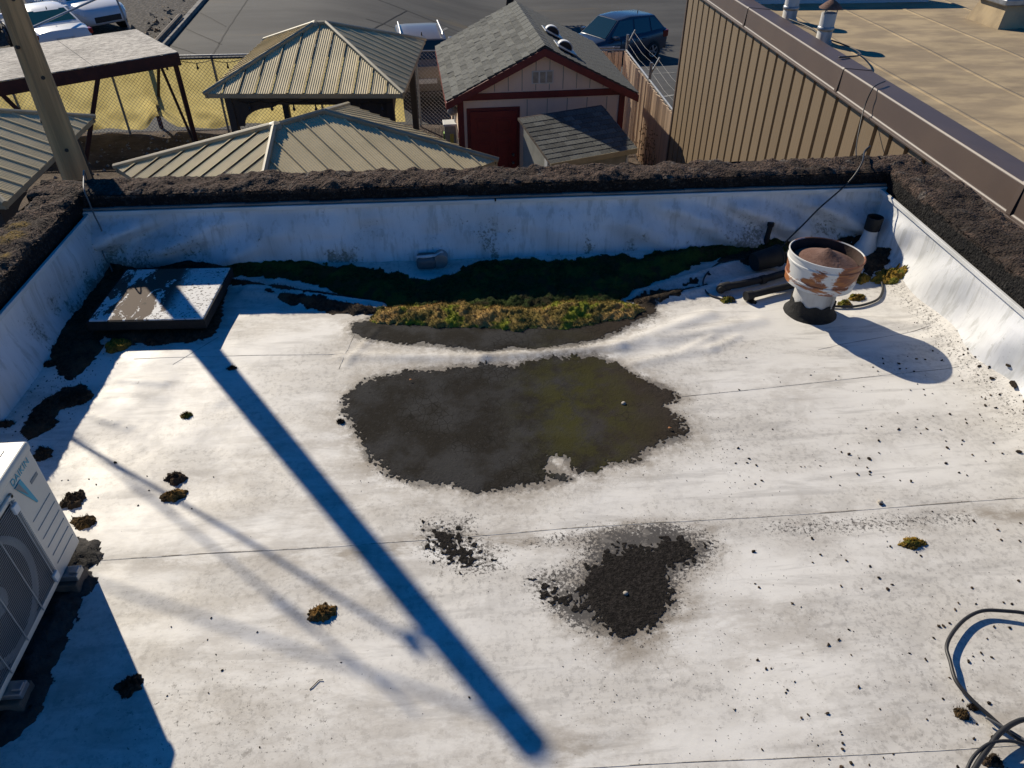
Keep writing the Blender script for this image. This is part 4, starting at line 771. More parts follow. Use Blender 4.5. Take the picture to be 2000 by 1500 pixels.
# ------------------------------------------------------------------ gazebos
def gazebo(label, loc, rz, W_, D_, ze, zp, ridge, npan, nbr=True, axis='x'):
    """W along x, D along y; ridge length along x"""
    t = thing('gazebo', label, 'gazebo', loc, rz, 'metal roofed gazebos in the yard'); w, d = W_ / 2, D_ / 2; rl = ridge / 2
    C = [Vector((-w, -d, ze)), Vector((w, -d, ze)), Vector((w, d, ze)), Vector((-w, d, ze))]
    T0, T1 = Vector((-rl, 0, zp)), Vector((rl, 0, zp))
    faces = [(C[0], C[1], T0, T1), (C[1], C[2], T1, T1), (C[2], C[3], T1, T0), (C[3], C[0], T0, T0)]
    roof = bpy.data.objects.new('roof', None); COL.objects.link(roof); roof.parent = t; roof.empty_display_size = .1
    for fi, (a, b_, ta, tb) in enumerate(faces):
        ux = (b_ - a); L = ux.length; ux.normalize(); m_ = (ta + tb) / 2 - (a + b_) / 2; vy = (m_ - ux * m_.dot(ux)); H = vy.length; vy.normalize(); nn = ux.cross(vy)
        u1 = (ta - a).dot(ux); u2 = (tb - a).dot(ux)
        vmax = lambda u: H * (u / u1 if u < u1 else 1 if u <= u2 else (L - u) / (L - u2))
        n = max(4, round(L / npan)); pw = L / n
        for k in range(n):
            us = [k * pw + .004]; sub = 6
            for j in range(sub):
                b0 = k * pw + .03 + j * (pw - .05) / sub; q = (pw - .05) / sub
                us += [b0, b0 + q * .28, b0 + q * .5, b0 + q * .78]
            us += [(k + 1) * pw - .018, (k + 1) * pw - .012, (k + 1) * pw - .004]
            us += [u for u in (u1, u2) if us[0] < u < us[-1]]; us = sorted(set(us)); vs = []
            for u in us:
                j = (u - k * pw - .03) / ((pw - .05) / sub); fr_ = j - math.floor(j); hgt = .0 if (j < 0 or j > sub) else (.006 if .25 < fr_ < .6 else 0)
                if u > (k + 1) * pw - .0181: hgt = .024
                vm = max(vmax(u), .004)
                for v in (-.02, vm): vs.append(a + ux * u + vy * v + nn * (hgt + .004))
            mb = MB(); mb.add(vs, [(2 * i, 2 * i + 2, 2 * i + 3, 2 * i + 1) for i in range(len(us) - 1)])
            o = mb.build('roof_panel', 'gaz_roof', roof)
        # fascia along the eave
        MB().beam(a + nn * .0 - Vector((0, 0, .045)) - ux * .03, b_ - Vector((0, 0, .045)) + ux * .03, .03, .09).build('eave_trim', 'gaz_trim', t, bevel=.006)
    for a, b_ in ((C[0], T0), (C[1], T1), (C[2], T1), (C[3], T0)) + (((T0, T1),) if ridge > .05 else ()):
        MB().tube([a + Vector((0, 0, .015)) - (b_ - a).normalized() * .05, b_ + Vector((0, 0, .03))], .045, 6).build('hip_cap', 'gaz_trim', t, bevel=.004)
    MB().lathe([(.11, -.02), (.08, .05), (.02, .075), (0, .08)], 8, (T0.x, 0, zp)).build('finial', 'gaz_trim', t)
    px, py = w - .3, d - .3; zb = ze - .09
    for sx in (-1, 1):
        for sy in (-1, 1):
            MB().box(sx * px - .07, sx * px + .07, sy * py - .07, sy * py + .07, 0, zb).build('post', 'gaz_frame', t, bevel=.008)
            MB().box(sx * px - .1, sx * px + .1, sy * py - .1, sy * py + .1, 0, .12).build('post_base', 'gaz_frame', t, bevel=.008)
    for sy in (-1, 1):
        MB().box(-px + .07, px - .07, sy * py - .05, sy * py + .05, zb - .2, zb - .002).build('beam', 'gaz_frame', t, bevel=.006)
        MB().box(sy * (w - .3) - .05, sy * (w - .3) + .05, -py + .07, py - .07, zb - .2, zb - .002).build('beam', 'gaz_frame', t, bevel=.006)
    for along, L2, off in (('x', px, py), ('y', py, px)):                       # curved corner braces
        for s1 in (-1, 1):
            for s2 in (-1, 1):
                pts = [(L2 - .07, zb - .2), (L2 - .07, zb - .62)] + [(L2 - .2 - .62 * (1 - math.cos(q)), zb - .62 + .36 * math.sin(q)) for q in np.linspace(0, 1.57, 9)] + [(L2 - .95, zb - .2)]
                P = [((s1 * u), s2 * off - .03, z) if along == 'x' else (s2 * off - .03, s1 * u, z) for u, z in pts]
                MB().prism(P, (0, .06, 0) if along == 'x' else (.06, 0, 0)).build('brace', 'gaz_frame', t)
    for (a, b_) in ((C[0], T0), (C[1], T1), (C[2], T1), (C[3], T0)): MB().beam(a - Vector((0, 0, .06)), b_ - Vector((0, 0, .07)), .05, .08).build('rafter', 'gaz_frame', t)
    return t
gazebo('far gazebo with green metal pyramid roof, standing left of the shed', (-2.68, 16.72, GZ), R(-4.5), 3.72, 4.15, 2.2, 2.97, .22, .3)
gazebo('near gazebo with green metal hip roof half hidden behind the far parapet', (-2.3, 11.25, GZ), R(41), 4.25, 3.9, 2.13, 2.8, .85, .3)
gazebo('left gazebo with green metal roof cut by the frame beside the timber pole', (-8.1, 11.75, GZ), R(2), 3.6, 3.6, 2.17, 2.95, .2, .3)
# string lights under the far gazebo eave and along the fence
def bulbs(a, b_, n, sag, lab):
    root = thing('string_lights', lab, 'string lights'); a, b_ = Vector(a), Vector(b_); P = []
    for k in range(n * 4 + 1):
        u = k / (n * 4); P.append(a.lerp(b_, u) - Vector((0, 0, sag * abs(math.sin(u * n * math.pi)))))
    MB().tube(P, .008, 5).build('cord', 'cable_black', root)
    for k in range(n):
        p = P[k * 4 + 2]; MB().lathe([(.012, 0), (.016, -.03), (.014, -.06), (.03, -.1), (.026, -.13), (0, -.145)], 8, p).build('bulb', 'bulb', root)
bulbs((-4.2, 14.98, GZ + 2.0), (-1.2, 14.7, GZ + 2.0), 7, .05, 'string of dark light bulbs hanging under the front beam of the far gazebo')
bulbs((-9.2, 18.85, GZ + 1.78), (-4.3, 18.95, GZ + 1.78), 7, .06, 'string of dark light bulbs along the top of the yellow fence screen')

# ------------------------------------------------------------------ chain link fence with yellow screen
FY = 19.1
t = thing('chain_link_fence', 'chain link fence behind the gazebos, its left stretch covered by yellow screen cloth', 'fence', (0, 0, 0))
for x in np.arange(-13.0, 4.2, 2.42): MB().tube([(x, FY + .03, GZ), (x, FY + .03, GZ + 1.86)], .03, 10).build('fence_post', 'galv', t, True, auto=40)
MB().tube([(-13.2, FY + .03, GZ + 1.84), (4.1, FY + .03, GZ + 1.84)], .022, 8).build('top_rail', 'galv', t)
mb = MB(); sp = .095
for k in range(int((17.2 + 1.8) / sp) + 1):
    for s_ in (1, -1):
        x0 = -13.2 - 1.8 + k * sp if s_ > 0 else -13.2 + k * sp; z0, z1 = 0.06, 1.82
        xa, xb = (x0, x0 + 1.76) if s_ > 0 else (x0, x0 - 1.76)
        def clip(xa, za, xb, zb_):
            lo, hi = -13.2, 4.1
            P = [(xa, za), (xb, zb_)]
            for i in (0, 1):
                x, z = P[i]; ox, oz = P[1 - i]
                for lim, bad in ((lo, x < lo), (hi, x > hi)):
                    if bad:
                        if (ox < lo and lim == lo) or (ox > hi and lim == hi): return None
                        f_ = (lim - x) / (ox - x); x, z = lim, z + (oz - z) * f_
                P[i] = (x, z)
            return P
        c_ = clip(xa, z0, xb, z1)
        if c_: mb.tube([(c_[0][0], FY - .012 + s_ * .002, GZ + c_[0][1]), (c_[1][0], FY - .012 + s_ * .002, GZ + c_[1][1])], .0042, 3, False)
o = mb.build('link_mesh', 'galv', t); o['kind'] = 'stuff'
us = np.arange(-13.1, -1.25, .05); vs_ = np.linspace(0, 1, 36); U, V = np.meshgrid(us, vs_, indexing='ij')
hem = .1 + .1 * np.maximum(0, np.sin(U * 1.1 + .8)) * fbm(U * .7, U * 0, 3) + .3 * np.exp(-((U + 7.45) / .22)**2)
fo = .05 * np.sin((U * .9 + V * 2.2) * 4 + 4 * fbm(U * .6, V * 2, 5)) * sstep(.55, .1, V) + .02 * fbm(U * 3, V * 4, 9) + .14 * sstep(.35, 0, V) * fbm(U * 1.5, V * 3, 4)
fastgrid('screen_cloth', U, FY + .0 + .012 - fo * .0 + .02 + .6 * fo * 0 + np.zeros_like(U) + .02 * fo, GZ + hem + (1.78 - hem) * V, 'screen_yellow', t)
# folds are on the yard side of the cloth: bulge it
so_ = [o for o in t.children if o.name.startswith('screen_cloth')][0]; co = np.empty(len(so_.data.vertices) * 3, np.float32); so_.data.vertices.foreach_get('co', co); co = co.reshape(-1, 3)
co[:, 1] = FY + .012 - fo.reshape(-1) * .0 + .05 * (1 - V.reshape(-1)) * 0 + (fo.reshape(-1) * 2.2); so_.data.vertices.foreach_set('co', co.ravel()); so_.data.update()
MB().tube([(-13.1, FY - .03, GZ + 1.8), (-9, FY - .03, GZ + 1.77), (-4, FY - .03, GZ + 1.79), (-1.3, FY - .03, GZ + 1.78)], .02, 6).build('tie_cord', 'cable_black', t)

# ------------------------------------------------------------------ raised platform with OSB deck
t = thing('raised_platform', 'tall red brown timber stand with weathered strand board top, left of the far gazebo', 'platform', (-5.92, 17.47, GZ), R(35.3))
PLN, PDP, PZ = 5.2, 2.75, 2.3
for k in range(3):
    x1 = -k * 1.74 - .004; MB().box(max(-PLN, x1 - 1.732), x1, 0, PDP, PZ, PZ + .018).build('deck_board', 'osb', t, bevel=.002)
for y in (-.03, PDP - .01): MB().box(-PLN, .0, y, y + .038, PZ - .25, PZ - .002).build('fascia', 'red_wood', t, bevel=.004)
for x in (-.04, -PLN): MB().box(x, x + .04, .01, PDP - .012, PZ - .25, PZ - .003).build('fascia', 'red_wood', t, bevel=.004)
for x in np.arange(-PLN + .5, -.2, .6): MB().box(x, x + .04, .01, PDP - .012, PZ - .2, PZ - .004).build('joist', 'red_wood', t)
for x in (-.1, -2.6, -PLN + .1):
    for y in (.07, PDP - .1): MB().box(x - .045, x + .045, y - .045, y + .045, 0, PZ - .01).build('leg', 'red_wood', t, bevel=.004)
for a, b_ in (((-2.6, .02, .25), (-1.7, .02, PZ - .2)), ((-2.6, .02, .25), (-3.5, .02, PZ - .2)), ((-.1, PDP - .1, .3), (-.1, 1.1, PZ - .2)), ((-.1, .12, .1), (-.1, 1.4, PZ - .2)), ((-PLN + .1, .02, .3), (-PLN + 1.0, .02, PZ - .2))):
    MB().beam(a, b_, .04, .085).build('brace', 'red_wood', t)
# loose planks and odds and ends on the yard
for x, y, a, L_, lab in ((-6.3, 16.2, 20, 1.6, 'loose grey plank on the dirt, nearest the timber pole'), (-6.0, 16.55, 28, 1.9, 'loose grey plank on the dirt, middle of three under the platform'), (-6.4, 16.8, 12, 1.3, 'loose grey plank on the dirt, farthest of three under the platform')):
    tag(MB().box(-L_ / 2, L_ / 2, -.07, .07, 0, .04).build('plank', 'plank', bevel=.004, loc=(x, y, GZ + .06), rot=(0, .02, R(a))), lab, 'plank', 'loose planks in the yard')
t = thing('red_stake', 'thin red stake leaning inside the far gazebo', 'stake', (-3.55, 16.2, GZ)); MB().tube([(0, 0, 0), (-.06, 0, 1.1)], .015, 6).build('rod', 'shed_door', t); MB().lathe([(.02, 0), (.02, .05), (0, .06)], 8, (-.06, 0, 1.08)).build('cap', 'tail_red', t)
mb = MB()
for k in range(900):
    x, y = random.uniform(-9.5, .2), random.uniform(12.5, 19.0); s_ = random.uniform(.012, .06); z = GZ + .02
    if random.random() < .7: x, y = random.gauss(-6, 1.6), random.gauss(16.5, 1.6)
    if y > 18.95 or y < 6: continue
    a = random.uniform(0, 6.28); mb.add([(x + s_ * math.cos(a + q * 2.1), y + s_ * math.sin(a + q * 2.1), z) for q in range(3)] + [(x, y, z + s_ * .9)], [(0, 1, 3), (1, 2, 3), (2, 0, 3)])
tag(mb.build('yard_rubble', 'stone_pale'), 'scattered stones and rubble on the dirt yard', kind='stuff')
mb = MB()
for k in range(1500):
    y = 20.3 + abs(random.gauss(0, 5)); x = -9.5 - (y - 20.2) * .078 - abs(random.gauss(0, .9)); s_ = random.uniform(.02, .13)
    a = random.uniform(0, 6.28); z = GZ
    mb.add([(x + s_ * math.cos(a + q * 2.1), y + s_ * math.sin(a + q * 2.1), z) for q in range(3)] + [(x + random.uniform(-.1, .1), y + random.uniform(-.1, .1), z + s_ * random.uniform(.4, 1.3))], [(0, 1, 3), (1, 2, 3), (2, 0, 3)])
tag(mb.build('verge_weeds', 'vine'), 'dry weeds and rubble along the kerb by the white cars', kind='stuff')
for k, (a, b_, r_) in enumerate((((-12.6, 24.6, GZ + 1.3), (-11.5, 31.5, GZ + 1.5), .035), ((-12.55, 24.7, GZ), (-12.58, 24.65, GZ + 1.4), .04), ((-11.3, 29.2, GZ), (-11.6, 29.2, GZ + 2.0), .035))):
    tag(MB().tube([a, b_], r_, 8).build('steel_tube', 'galv'), ['long steel tube leaning across in front of the white cars', 'short grey steel upright near the kerb', 'grey steel upright holding the leaning tube'][k], 'tube')
tag(MB().tube([(-9.55, 21, GZ + .2), (-10.4, 32, GZ + .22)], .09, 8).build('timber_log', 'plank'), 'long dark timber lying along the kerb of the asphalt lot', 'timber')

# ------------------------------------------------------------------ shed
t = thing('garden_shed', 'cream shed with dark red trim, red door and grey shingle roof', 'shed', (1.62, 14.06, GZ), R(3.2))
SW, SD, EZ, RZ_ = 1.53, 3.7, 2.3, 3.15; sl_ = (RZ_ - EZ) / 1.75
mb = MB(); zg = EZ + .12 + SW * 0
mb.prism([(-SW, 0, 0), (SW, 0, 0), (SW, 0, EZ + .06), (0, 0, RZ_ - .09), (-SW, 0, EZ + .06)], (0, SD, 0)); mb.build('wall', 'shed_wall', t)
for k in range(12):
    x = -1.4 + k * .255; zt = RZ_ - .12 - abs(x) * sl_
    MB().box(x - .006, x + .006, -.004, .004, 2.34, max(zt, 2.36)).build('siding_groove', 'lean_wall', t)
for k in range(5):
    x = -.28 + k * .38; MB().box(x - .006, x + .006, -.004, .004, .05, 2.18).build('siding_groove', 'lean_wall', t)
for sx in (-1, 1): MB().box(sx * SW - .055, sx * SW + .055, -.03, .09, 0, 2.24).build('corner_board', 'shed_trim', t, bevel=.005)
MB().box(-SW + .06, SW - .06, -.028, -.002, 2.2, 2.32).build('collar_board', 'shed_trim', t, bevel=.005)
dx0, dx1 = -1.42, -.42
MB().box(dx0, dx1, -.022, -.003, .0, 2.06).build('door_frame', 'shed_trim', t, bevel=.005)
door = MB().box(dx0 + .06, dx1 - .06, -.05, -.024, .05, 2.0).build('door', 'shed_door', t, bevel=.004)
for c_ in (0, 1):
    for z0, z1 in ((.15, .75), (.85, 1.45), (1.58, 1.88)):
        xa = dx0 + .16 + c_ * .37; f_ = MB()
        for q in ((xa, xa + .3, z0, z0 + .03), (xa, xa + .3, z1 - .03, z1), (xa, xa + .03, z0 + .03, z1 - .03), (xa + .27, xa + .3, z0 + .03, z1 - .03)): f_.box(q[0], q[1], -.058, -.05, q[2], q[3])
        f_.box(xa + .055, xa + .245, -.056, -.05, z0 + .055, z1 - .055); f_.build('door_panel', 'shed_door', door, bevel=.003)
for z in (1.0, 1.16): MB().lathe([(.03, 0), (.03, .012), (.012, .02), (.026, .045), (.0, .06)], 14, (0, 0, 0), Matrix.Translation((dx1 - .13, -.05, z)) @ Matrix.Rotation(R(90), 4, 'X')).build('door_knob', 'brass', door, True)
vt = MB().box(-.2, .2, -.012, -.002, 2.45, 2.68).build('gable_vent', 'white_plastic', t)
for k in range(3): MB().box(-.18 + k * .13, -.08 + k * .13, -.02, -.013, 2.47, 2.66).build('vent_louvre', 'galv', vt)
# roof decks
roof = bpy.data.objects.new('roof', None); COL.objects.link(roof); roof.parent = t
OV, SB = .17, SD + .15
for s_ in (-1, 1):
    a = (0, -OV, RZ_ - .03); e = (s_ * 1.78, -OV, RZ_ - .03 - 1.78 * sl_)
    MB().prism([a, e, (e[0], e[1], e[2] - .05), (0, -OV, a[2] - .05)], (0, SB + OV, 0)).build('roof_deck_board', 'plank', roof)
    MB().prism([(0, 0, RZ_ - .045), (s_ * 1.8, 0, RZ_ - .045 - 1.8 * sl_), (s_ * 1.8, 0, RZ_ - .045 - 1.8 * sl_ - .13), (0, 0, RZ_ - .045 - .14)], (0, .035, 0)).build('barge_board', 'shed_trim', t, loc=(0, -OV - .036, 0))
    MB().box(s_ * 1.785 - .018, s_ * 1.785 + .018, -OV, SB, RZ_ - .06 - 1.78 * sl_ - .12, RZ_ - .06 - 1.78 * sl_ - .005).build('eave_board', 'shed_trim', t)
def wedge(w, l, h=.012):                                    # a shingle tab: thick at its lower edge
    return MB().add([(0, 0, 0), (w, 0, 0), (w, l, 0), (0, l, 0), (0, 0, h), (w, 0, h), (w, l, .003), (0, l, .003)], [(3, 2, 1, 0), (4, 5, 6, 7), (0, 1, 5, 4), (1, 2, 6, 5), (2, 3, 7, 6), (3, 0, 4, 7)])
SHM = [wedge(.287 + .006 * k, .165, .011 + .003 * k).mesh('shingle', 'shingle', bevel=.002, seg=1) for k in range(3)]
def slope_frame(o, u, v):
    u = Vector(u).normalized(); v = Vector(v).normalized(); return Matrix.Translation(o) @ Matrix((u, v, u.cross(v))).transposed().to_4x4()
LS = math.hypot(1.8, 1.8 * sl_); ang = math.atan(sl_); rows = int(LS / .142)
mL = slope_frame((-1.8, SB, RZ_ - .026 - 1.8 * sl_), (0, -1, 0), (1.0, 0, sl_))      # left slope, seen
mR = slope_frame((1.8, -OV, RZ_ - .026 - 1.8 * sl_), (0, 1, 0), (-1.0, 0, sl_))
big = MB()
for side, mat4 in ((0, mL), (1, mR)):
    for r_ in range(rows + 1):
        x = -.15 * (r_ % 2) - .02
        while x < SB + OV - .02:
            x0, x1 = max(x, 0), min(x + .3, SB + OV); v = r_ * .142
            if v + .03 > LS: break
            mw = mat4 @ Matrix.Translation((x0 + .003, v, .004)) @ Matrix.Rotation(R(-1.6), 4, 'X')
            sc = (x1 - x0) / .3; ly = min(1, (LS - v) / .165)
            if side == 0: inst('shingle', random.choice(SHM), roof, mw=mw @ Matrix.Translation((0, random.uniform(-.004, .004), 0)) @ Matrix.Diagonal((sc, ly, random.uniform(.8, 1.5), 1)))
            else:
                q = wedge(.292 * sc, .165 * ly, .012); big.add([mw @ Vector(p) for p in q.v], q.f)
            x += .3
o = big.build('shingle_field', 'shingle', roof); o['kind'] = 'stuff'
RM = MB().prism([(-.15, 0, -.15 * sl_), (0, 0, .008), (.15, 0, -.15 * sl_), (.15, 0, -.15 * sl_ + .01), (0, 0, .02), (-.15, 0, -.15 * sl_ + .01)], (0, .19, 0)).mesh('ridge_shingle', 'shingle')
for k in range(27): inst('ridge_shingle', RM, roof, (0, -OV + k * .143, RZ_ - .012 + .004 * (k % 2)))
for k, (u_, v_) in enumerate(((.62, .55), (1.75, .5))):       # two hooded roof vents on the right slope
    rv = bpy.data.objects.new('roof_hood', None); COL.objects.link(rv); rv.parent = t; mw = slope_frame((0, 0, RZ_ - .0), (0, 1, 0), (-1, 0, sl_)) @ Matrix.Translation((u_, -v_, .02)) @ Matrix.Rotation(R(-90), 4, 'Z') @ Matrix.Scale(.85, 4); rv.matrix_local = mw
    MB().box(-.24, .24, -.42, .14, -.01, .012).build('flange', 'galv', rv, bevel=.003)
    pts = [Vector((.17 * math.cos(a), .12 * math.sin(a), 0)) for a in np.linspace(0, math.pi, 10)]
    hd = MB(); hd.loft([[(.17 * math.cos(a) * s2, -.12 + i * .14 + 0, .012 + .13 * math.sin(a) * s2) for a in np.linspace(0, math.pi, 12)] for i, s2 in enumerate((1, 1, .55))]); hd.build('hood', 'white_plastic', rv, True, auto=40)
    MB().add([(.15 * math.cos(a), -.124, .012 + .11 * math.sin(a)) for a in np.linspace(0, math.pi, 12)], [tuple(range(12))]).build('opening', 'vent_black', rv)
# electric boxes on the left side of the shed
t2 = thing('meter_box', 'grey electric meter box with coloured tags on the left shed corner', 'meter box', (1.62 - SW - .2, 14.25, GZ), R(3.2))
MB().box(-.12, .1, 0, .25, 1.25, 1.65).build('box', 'galv', t2, bevel=.008); MB().box(-.14, .12, -.02, .27, 1.65, 1.69).build('cover', 'white_plastic', t2, bevel=.008)
MB().box(-.14, -.118, .03, .18, 1.2, 1.5).build('lime_tag', 'meter_lime', t2); MB().box(-.02, .05, -.014, -.001, 1.28, 1.5).build('yellow_tag', 'meter_yellow', t2)
MB().tube([(.1, .1, 1.7), (.13, .1, 2.0), (.08, .1, 2.15)], .025, 8).build('conduit', 'white_plastic', t2); MB().lathe([(.0, 0), (.09, 0), (.1, .04), (.06, .09), (0, .1)], 16, (0, 0, 0), Matrix.Translation((.05, .0, 1.95)) @ Matrix.Rotation(R(90), 4, 'X')).build('meter_dial', 'pipe_white', t2, True)
MB().box(-.05, .08, .02, .14, 0, 1.25).build('support_board', 'plank', t2)
# little lean-to storage box
t = thing('storage_lean_to', 'small storage box with sloping grey shingle roof in front of the shed', 'storage box', (2.06, 12.64, GZ), R(21))
BW, BD, B0, B1 = .74, .55, 1.88, 2.22
mb = MB().prism([(-BW, -BD, 0), (-BW, BD, 0), (-BW, BD, B1 - .05), (-BW, -BD, B0 - .05)], (2 * BW, 0, 0)); mb.build('wall', 'lean_wall', t)
for x in (-BW - .015, BW - .025): MB().box(x, x + .04, -BD - .02, -BD + .03, 0, B0 - .06).build('corner_board', 'white_plastic', t)
MB().box(-BW - .018, -BW - .002, -.4, -.3, 0, B0 - .05).build('side_batten', 'white_plastic', t)
roof = bpy.data.objects.new('roof', None); COL.objects.link(roof); roof.parent = t
rs_ = (B1 - B0) / (2 * BD); MB().prism([(-BW - .1, -BD - .12, B0 - .045), (-BW - .1, BD + .03, B1 - .0), (-BW - .1, BD + .03, B1 - .04), (-BW - .1, -BD - .12, B0 - .085)], (2 * BW + .2, 0, 0)).build('roof_deck_board', 'plank', roof)
m0 = slope_frame((-BW - .1, -BD - .13, B0 - .044), (1, 0, 0), (0, 1, (B1 - B0 + .045) / (2 * BD + .15))); LL = math.hypot(2 * BD + .16, B1 - B0 + .05)
SM2 = [wedge(.187 + .004 * k, .15, .006 + .001 * k).mesh('shingle', 'shingle', bevel=.002, seg=1) for k in range(2)]
for r_ in range(int(LL / .125)):
    x = -.1 * (r_ % 2)
    while x < 2 * BW + .18:
        x0, x1 = max(x, 0), min(x + .195, 2 * BW + .2); inst('shingle', random.choice(SM2), roof, mw=m0 @ Matrix.Translation((x0 + .003, r_ * .125, .004)) @ Matrix.Rotation(R(-1.6), 4, 'X') @ Matrix.Diagonal(((x1 - x0) / .195, 1, 1, 1))); x += .195
MB().beam((-BW - .1, -BD - .13, B0 - .08), (BW + .1, -BD - .13, B0 - .08), .02, .09).build('fascia', 'gaz_trim', t)

# ------------------------------------------------------------------ slatted fence beside the shed
t = thing('slat_fence', 'tan privacy slat fence running back beside the shed to the brown building', 'fence', (4.2, 0, GZ))
SLM = MB().box(-.008, .008, -.042, .042, .03, 1.78).mesh('slat', 'slat_tan', bevel=.004, seg=1)
for k in range(52): inst('slat', SLM, t, (random.uniform(-.006, .006), 14.15 + k * .094, random.uniform(-.02, .015)), (random.uniform(-.006, .006), 0, R(random.uniform(18, 34))))
for y in (14.1, 16.5, 19.05): MB().tube([(.05, y, 0), (.05, y, 2.15)], .032, 10).build('fence_post', 'galv', t, True, auto=40)
for z in (.15, 1.8): MB().tube([(.04, 14.1, z), (.04, 19.05, z)], .02, 8).build('rail', 'galv', t)
for z in (1.95, 2.08, 2.2):
    MB().tube([(.05 + (z - 1.9) * .5, 14.1, z), (.05 + (z - 1.9) * .5, 15.3, z - .05), (.05 + (z - 1.9) * .5, 16.5, z), (.05 + (z - 1.9) * .5, 17.8, z - .06), (.05 + (z - 1.9) * .5, 19.05, z)], .003, 5).build('barbed_strand', 'cable_grey', t)
for y in (14.1, 16.5, 19.05): MB().beam((.05, y, 1.9), (.22, y, 2.25), .03, .03).build('barb_arm', 'galv', t)
t = thing('slat_fence', 'short tan slat fence return behind the shed', 'fence', (0, FY - .1, GZ))
for k in range(9): inst('slat', SLM, t, (3.35 + k * .094, 0, random.uniform(-.02, .015)), (0, 0, R(90 + random.uniform(-25, 25))))
MB().tube([(3.3, .05, 1.8), (4.2, .05, 1.8)], .02, 8).build('rail', 'galv', t)
t = thing('dry_vine', 'dry leafless vine climbing the slat fence near the roof edge', 'plant', (4.08, 14.9, GZ))
for k in range(9):
    P = [Vector((-.02, random.uniform(-.3, .3), 0))]
    for q in range(9): P.append(P[-1] + Vector((random.uniform(-.03, .02), random.uniform(-.14, .14), random.uniform(.06, .16))))
    MB().tube(P, [.012 - .001 * q for q in range(10)], 5).build('stem', 'vine', t)
mb = MB()
for k in range(160):
    x, y, z = random.uniform(-.25, .03), random.gauss(0, .35), random.uniform(.1, 1.2); s_ = random.uniform(.02, .05); mb.add([(x, y, z), (x - s_, y + s_ * .5, z + .02), (x - s_ * .6, y - s_, z + .05)], [(0, 1, 2)])
mb.build('dry_leaves', 'vine', t)
# ------------------------------------------------------------------ brown clad building on the right
t = thing('clad_building', 'brown ribbed metal clad building with flat tan roof on the right', 'building', (0, 0, 0))
BX, BY1 = 4.1, 13.9
MB().box(BX + .03, 16, -6, BY1 - .03, GZ, .24).build('wall_core', 'brown_back', t)
PM = MB()
pr = [(0, 0), (.006, -.034), (.236, -.034), (.242, -.012), (.262, -.012), (.268, 0)]
PMm = MB(); 
for zz in (0,):
    lo = [(x, y, GZ) for y, x in pr]; hi = [(x, y, .25) for y, x in pr]; n = len(pr)
    PMm.add(lo + hi, [(i, i + 1, n + i + 1, n + i) for i in range(n - 1)])
me = PMm.mesh('wall_panel', 'brown_panel')
for k in range(60): inst('wall_panel', me, t, (BX + .028, BY1 - .32 - k * .3, 0))
for k in range(40):
    MB().box(BX + .3 + k * .3, BX + .56 + k * .3, BY1 - .035, BY1, GZ, .25).build('wall_panel', 'brown_panel', t) if k < 12 else None
MB().box(BX - .02, BX + .06, BY1 - .04, BY1 + .02, GZ, .24).build('corner_trim', 'brown_coping', t, bevel=.005)
y = BY1 + .05; k = 0
while y > -5:
    y2 = y - 3.05
    mb = MB(); mb.loft([[(BX - .05, q, .235), (BX - .05, q, .25), (BX - .04, q, .262), (BX - .03, q, .47), (BX - .02, q, .485), (BX + .28, q, .455), (BX + .3, q, .43), (BX + .3, q, .36), (BX + .25, q, .36), (BX + .25, q, .25)] for q in (y, y2 + .006)]); mb.build('coping_section', 'brown_coping', t, bevel=.004)
    MB().loft([[(BX - .056, q, .25), (BX - .036, q, .475), (BX - .022, q, .49), (BX + .29, q, .46), (BX + .29, q, .455), (BX - .02, q, .484), (BX - .03, q, .47), (BX - .05, q, .25)] for q in (y2 + .03, y2 - .02)]).build('coping_joint', 'brown_coping', t); y = y2
MB().box(BX - .075, BX - .045, -5, BY1 + .05, .225, .245).build('drip_edge', 'brown_coping', t, bevel=.004)
gx = np.concatenate([[BX + .2], np.arange(BX + .3, 16, .2)]); gy = np.arange(-6, 13.9, .2); X, Y = np.meshgrid(gx, gy, indexing='ij')
fastgrid('roof_felt', X, Y, .3 + .02 * fbm(X, Y, 3) + .1 * sstep(BX + .55, BX + .25, X), 'tan_roof', t)
for k in range(11):
    x = BX + .75 + k * .92; XX, YY = np.meshgrid(x + np.array([-.03, -.028, 0, .025, .028]), gy, indexing='ij'); XX = XX + .02 * np.sin(YY * 1.3 + k)
    fastgrid('felt_lap', XX, YY, .3 + .02 * fbm(XX, YY, 3) + np.array([-.01, .003, .004, .005, -.01])[:, None] + .1 * sstep(BX + .55, BX + .25, XX), 'tan_roof', t, smooth=False)
MB().box(BX + .32, 7.3, 12.0, 12.25, .2, .62).build('end_parapet', 'white_wall_shaded', t, bevel=.01)
MB().box(BX + .3, 7.33, 11.97, 12.28, .62, .66).build('end_coping', 'white_plastic', t, bevel=.01)
def stack(x, y, h, r, lab, cap):
    t = thing('flue_stack', lab, 'flue', (x, y, .3))
    MB().lathe([(r * 1.35, -.02), (r * 1.25, .03), (r, .06), (r, h), (r * .9, h)], 24).build('pipe', 'pipe_white', t, True, auto=40)
    MB().lathe([(r * 1.03, .16), (r * 1.12, .17), (r * 1.12, .2), (r * 1.03, .21)], 24, (0, 0, 0), None, False).build('storm_collar', 'galv', t, True)
    if cap:
        for q in range(3): MB().box(-.006, .006, r - .012, r, h - .02, h + .07).build('cap_leg', 'galv', t, rot=(0, 0, q * 2.094))
        MB().lathe([(r * 1.5, h + .05), (r * 1.5, h + .06), (r * .7, h + .12), (0, h + .16)], 24).build('cap', 'rust', t, True, auto=50)
stack(4.63, 9.62, .36, .09, 'nearer white flue stack with rusty cone cap behind the brown coping', True)
stack(4.66, 10.85, .4, .095, 'farther white flue stack cut by the frame top behind the brown coping', True)
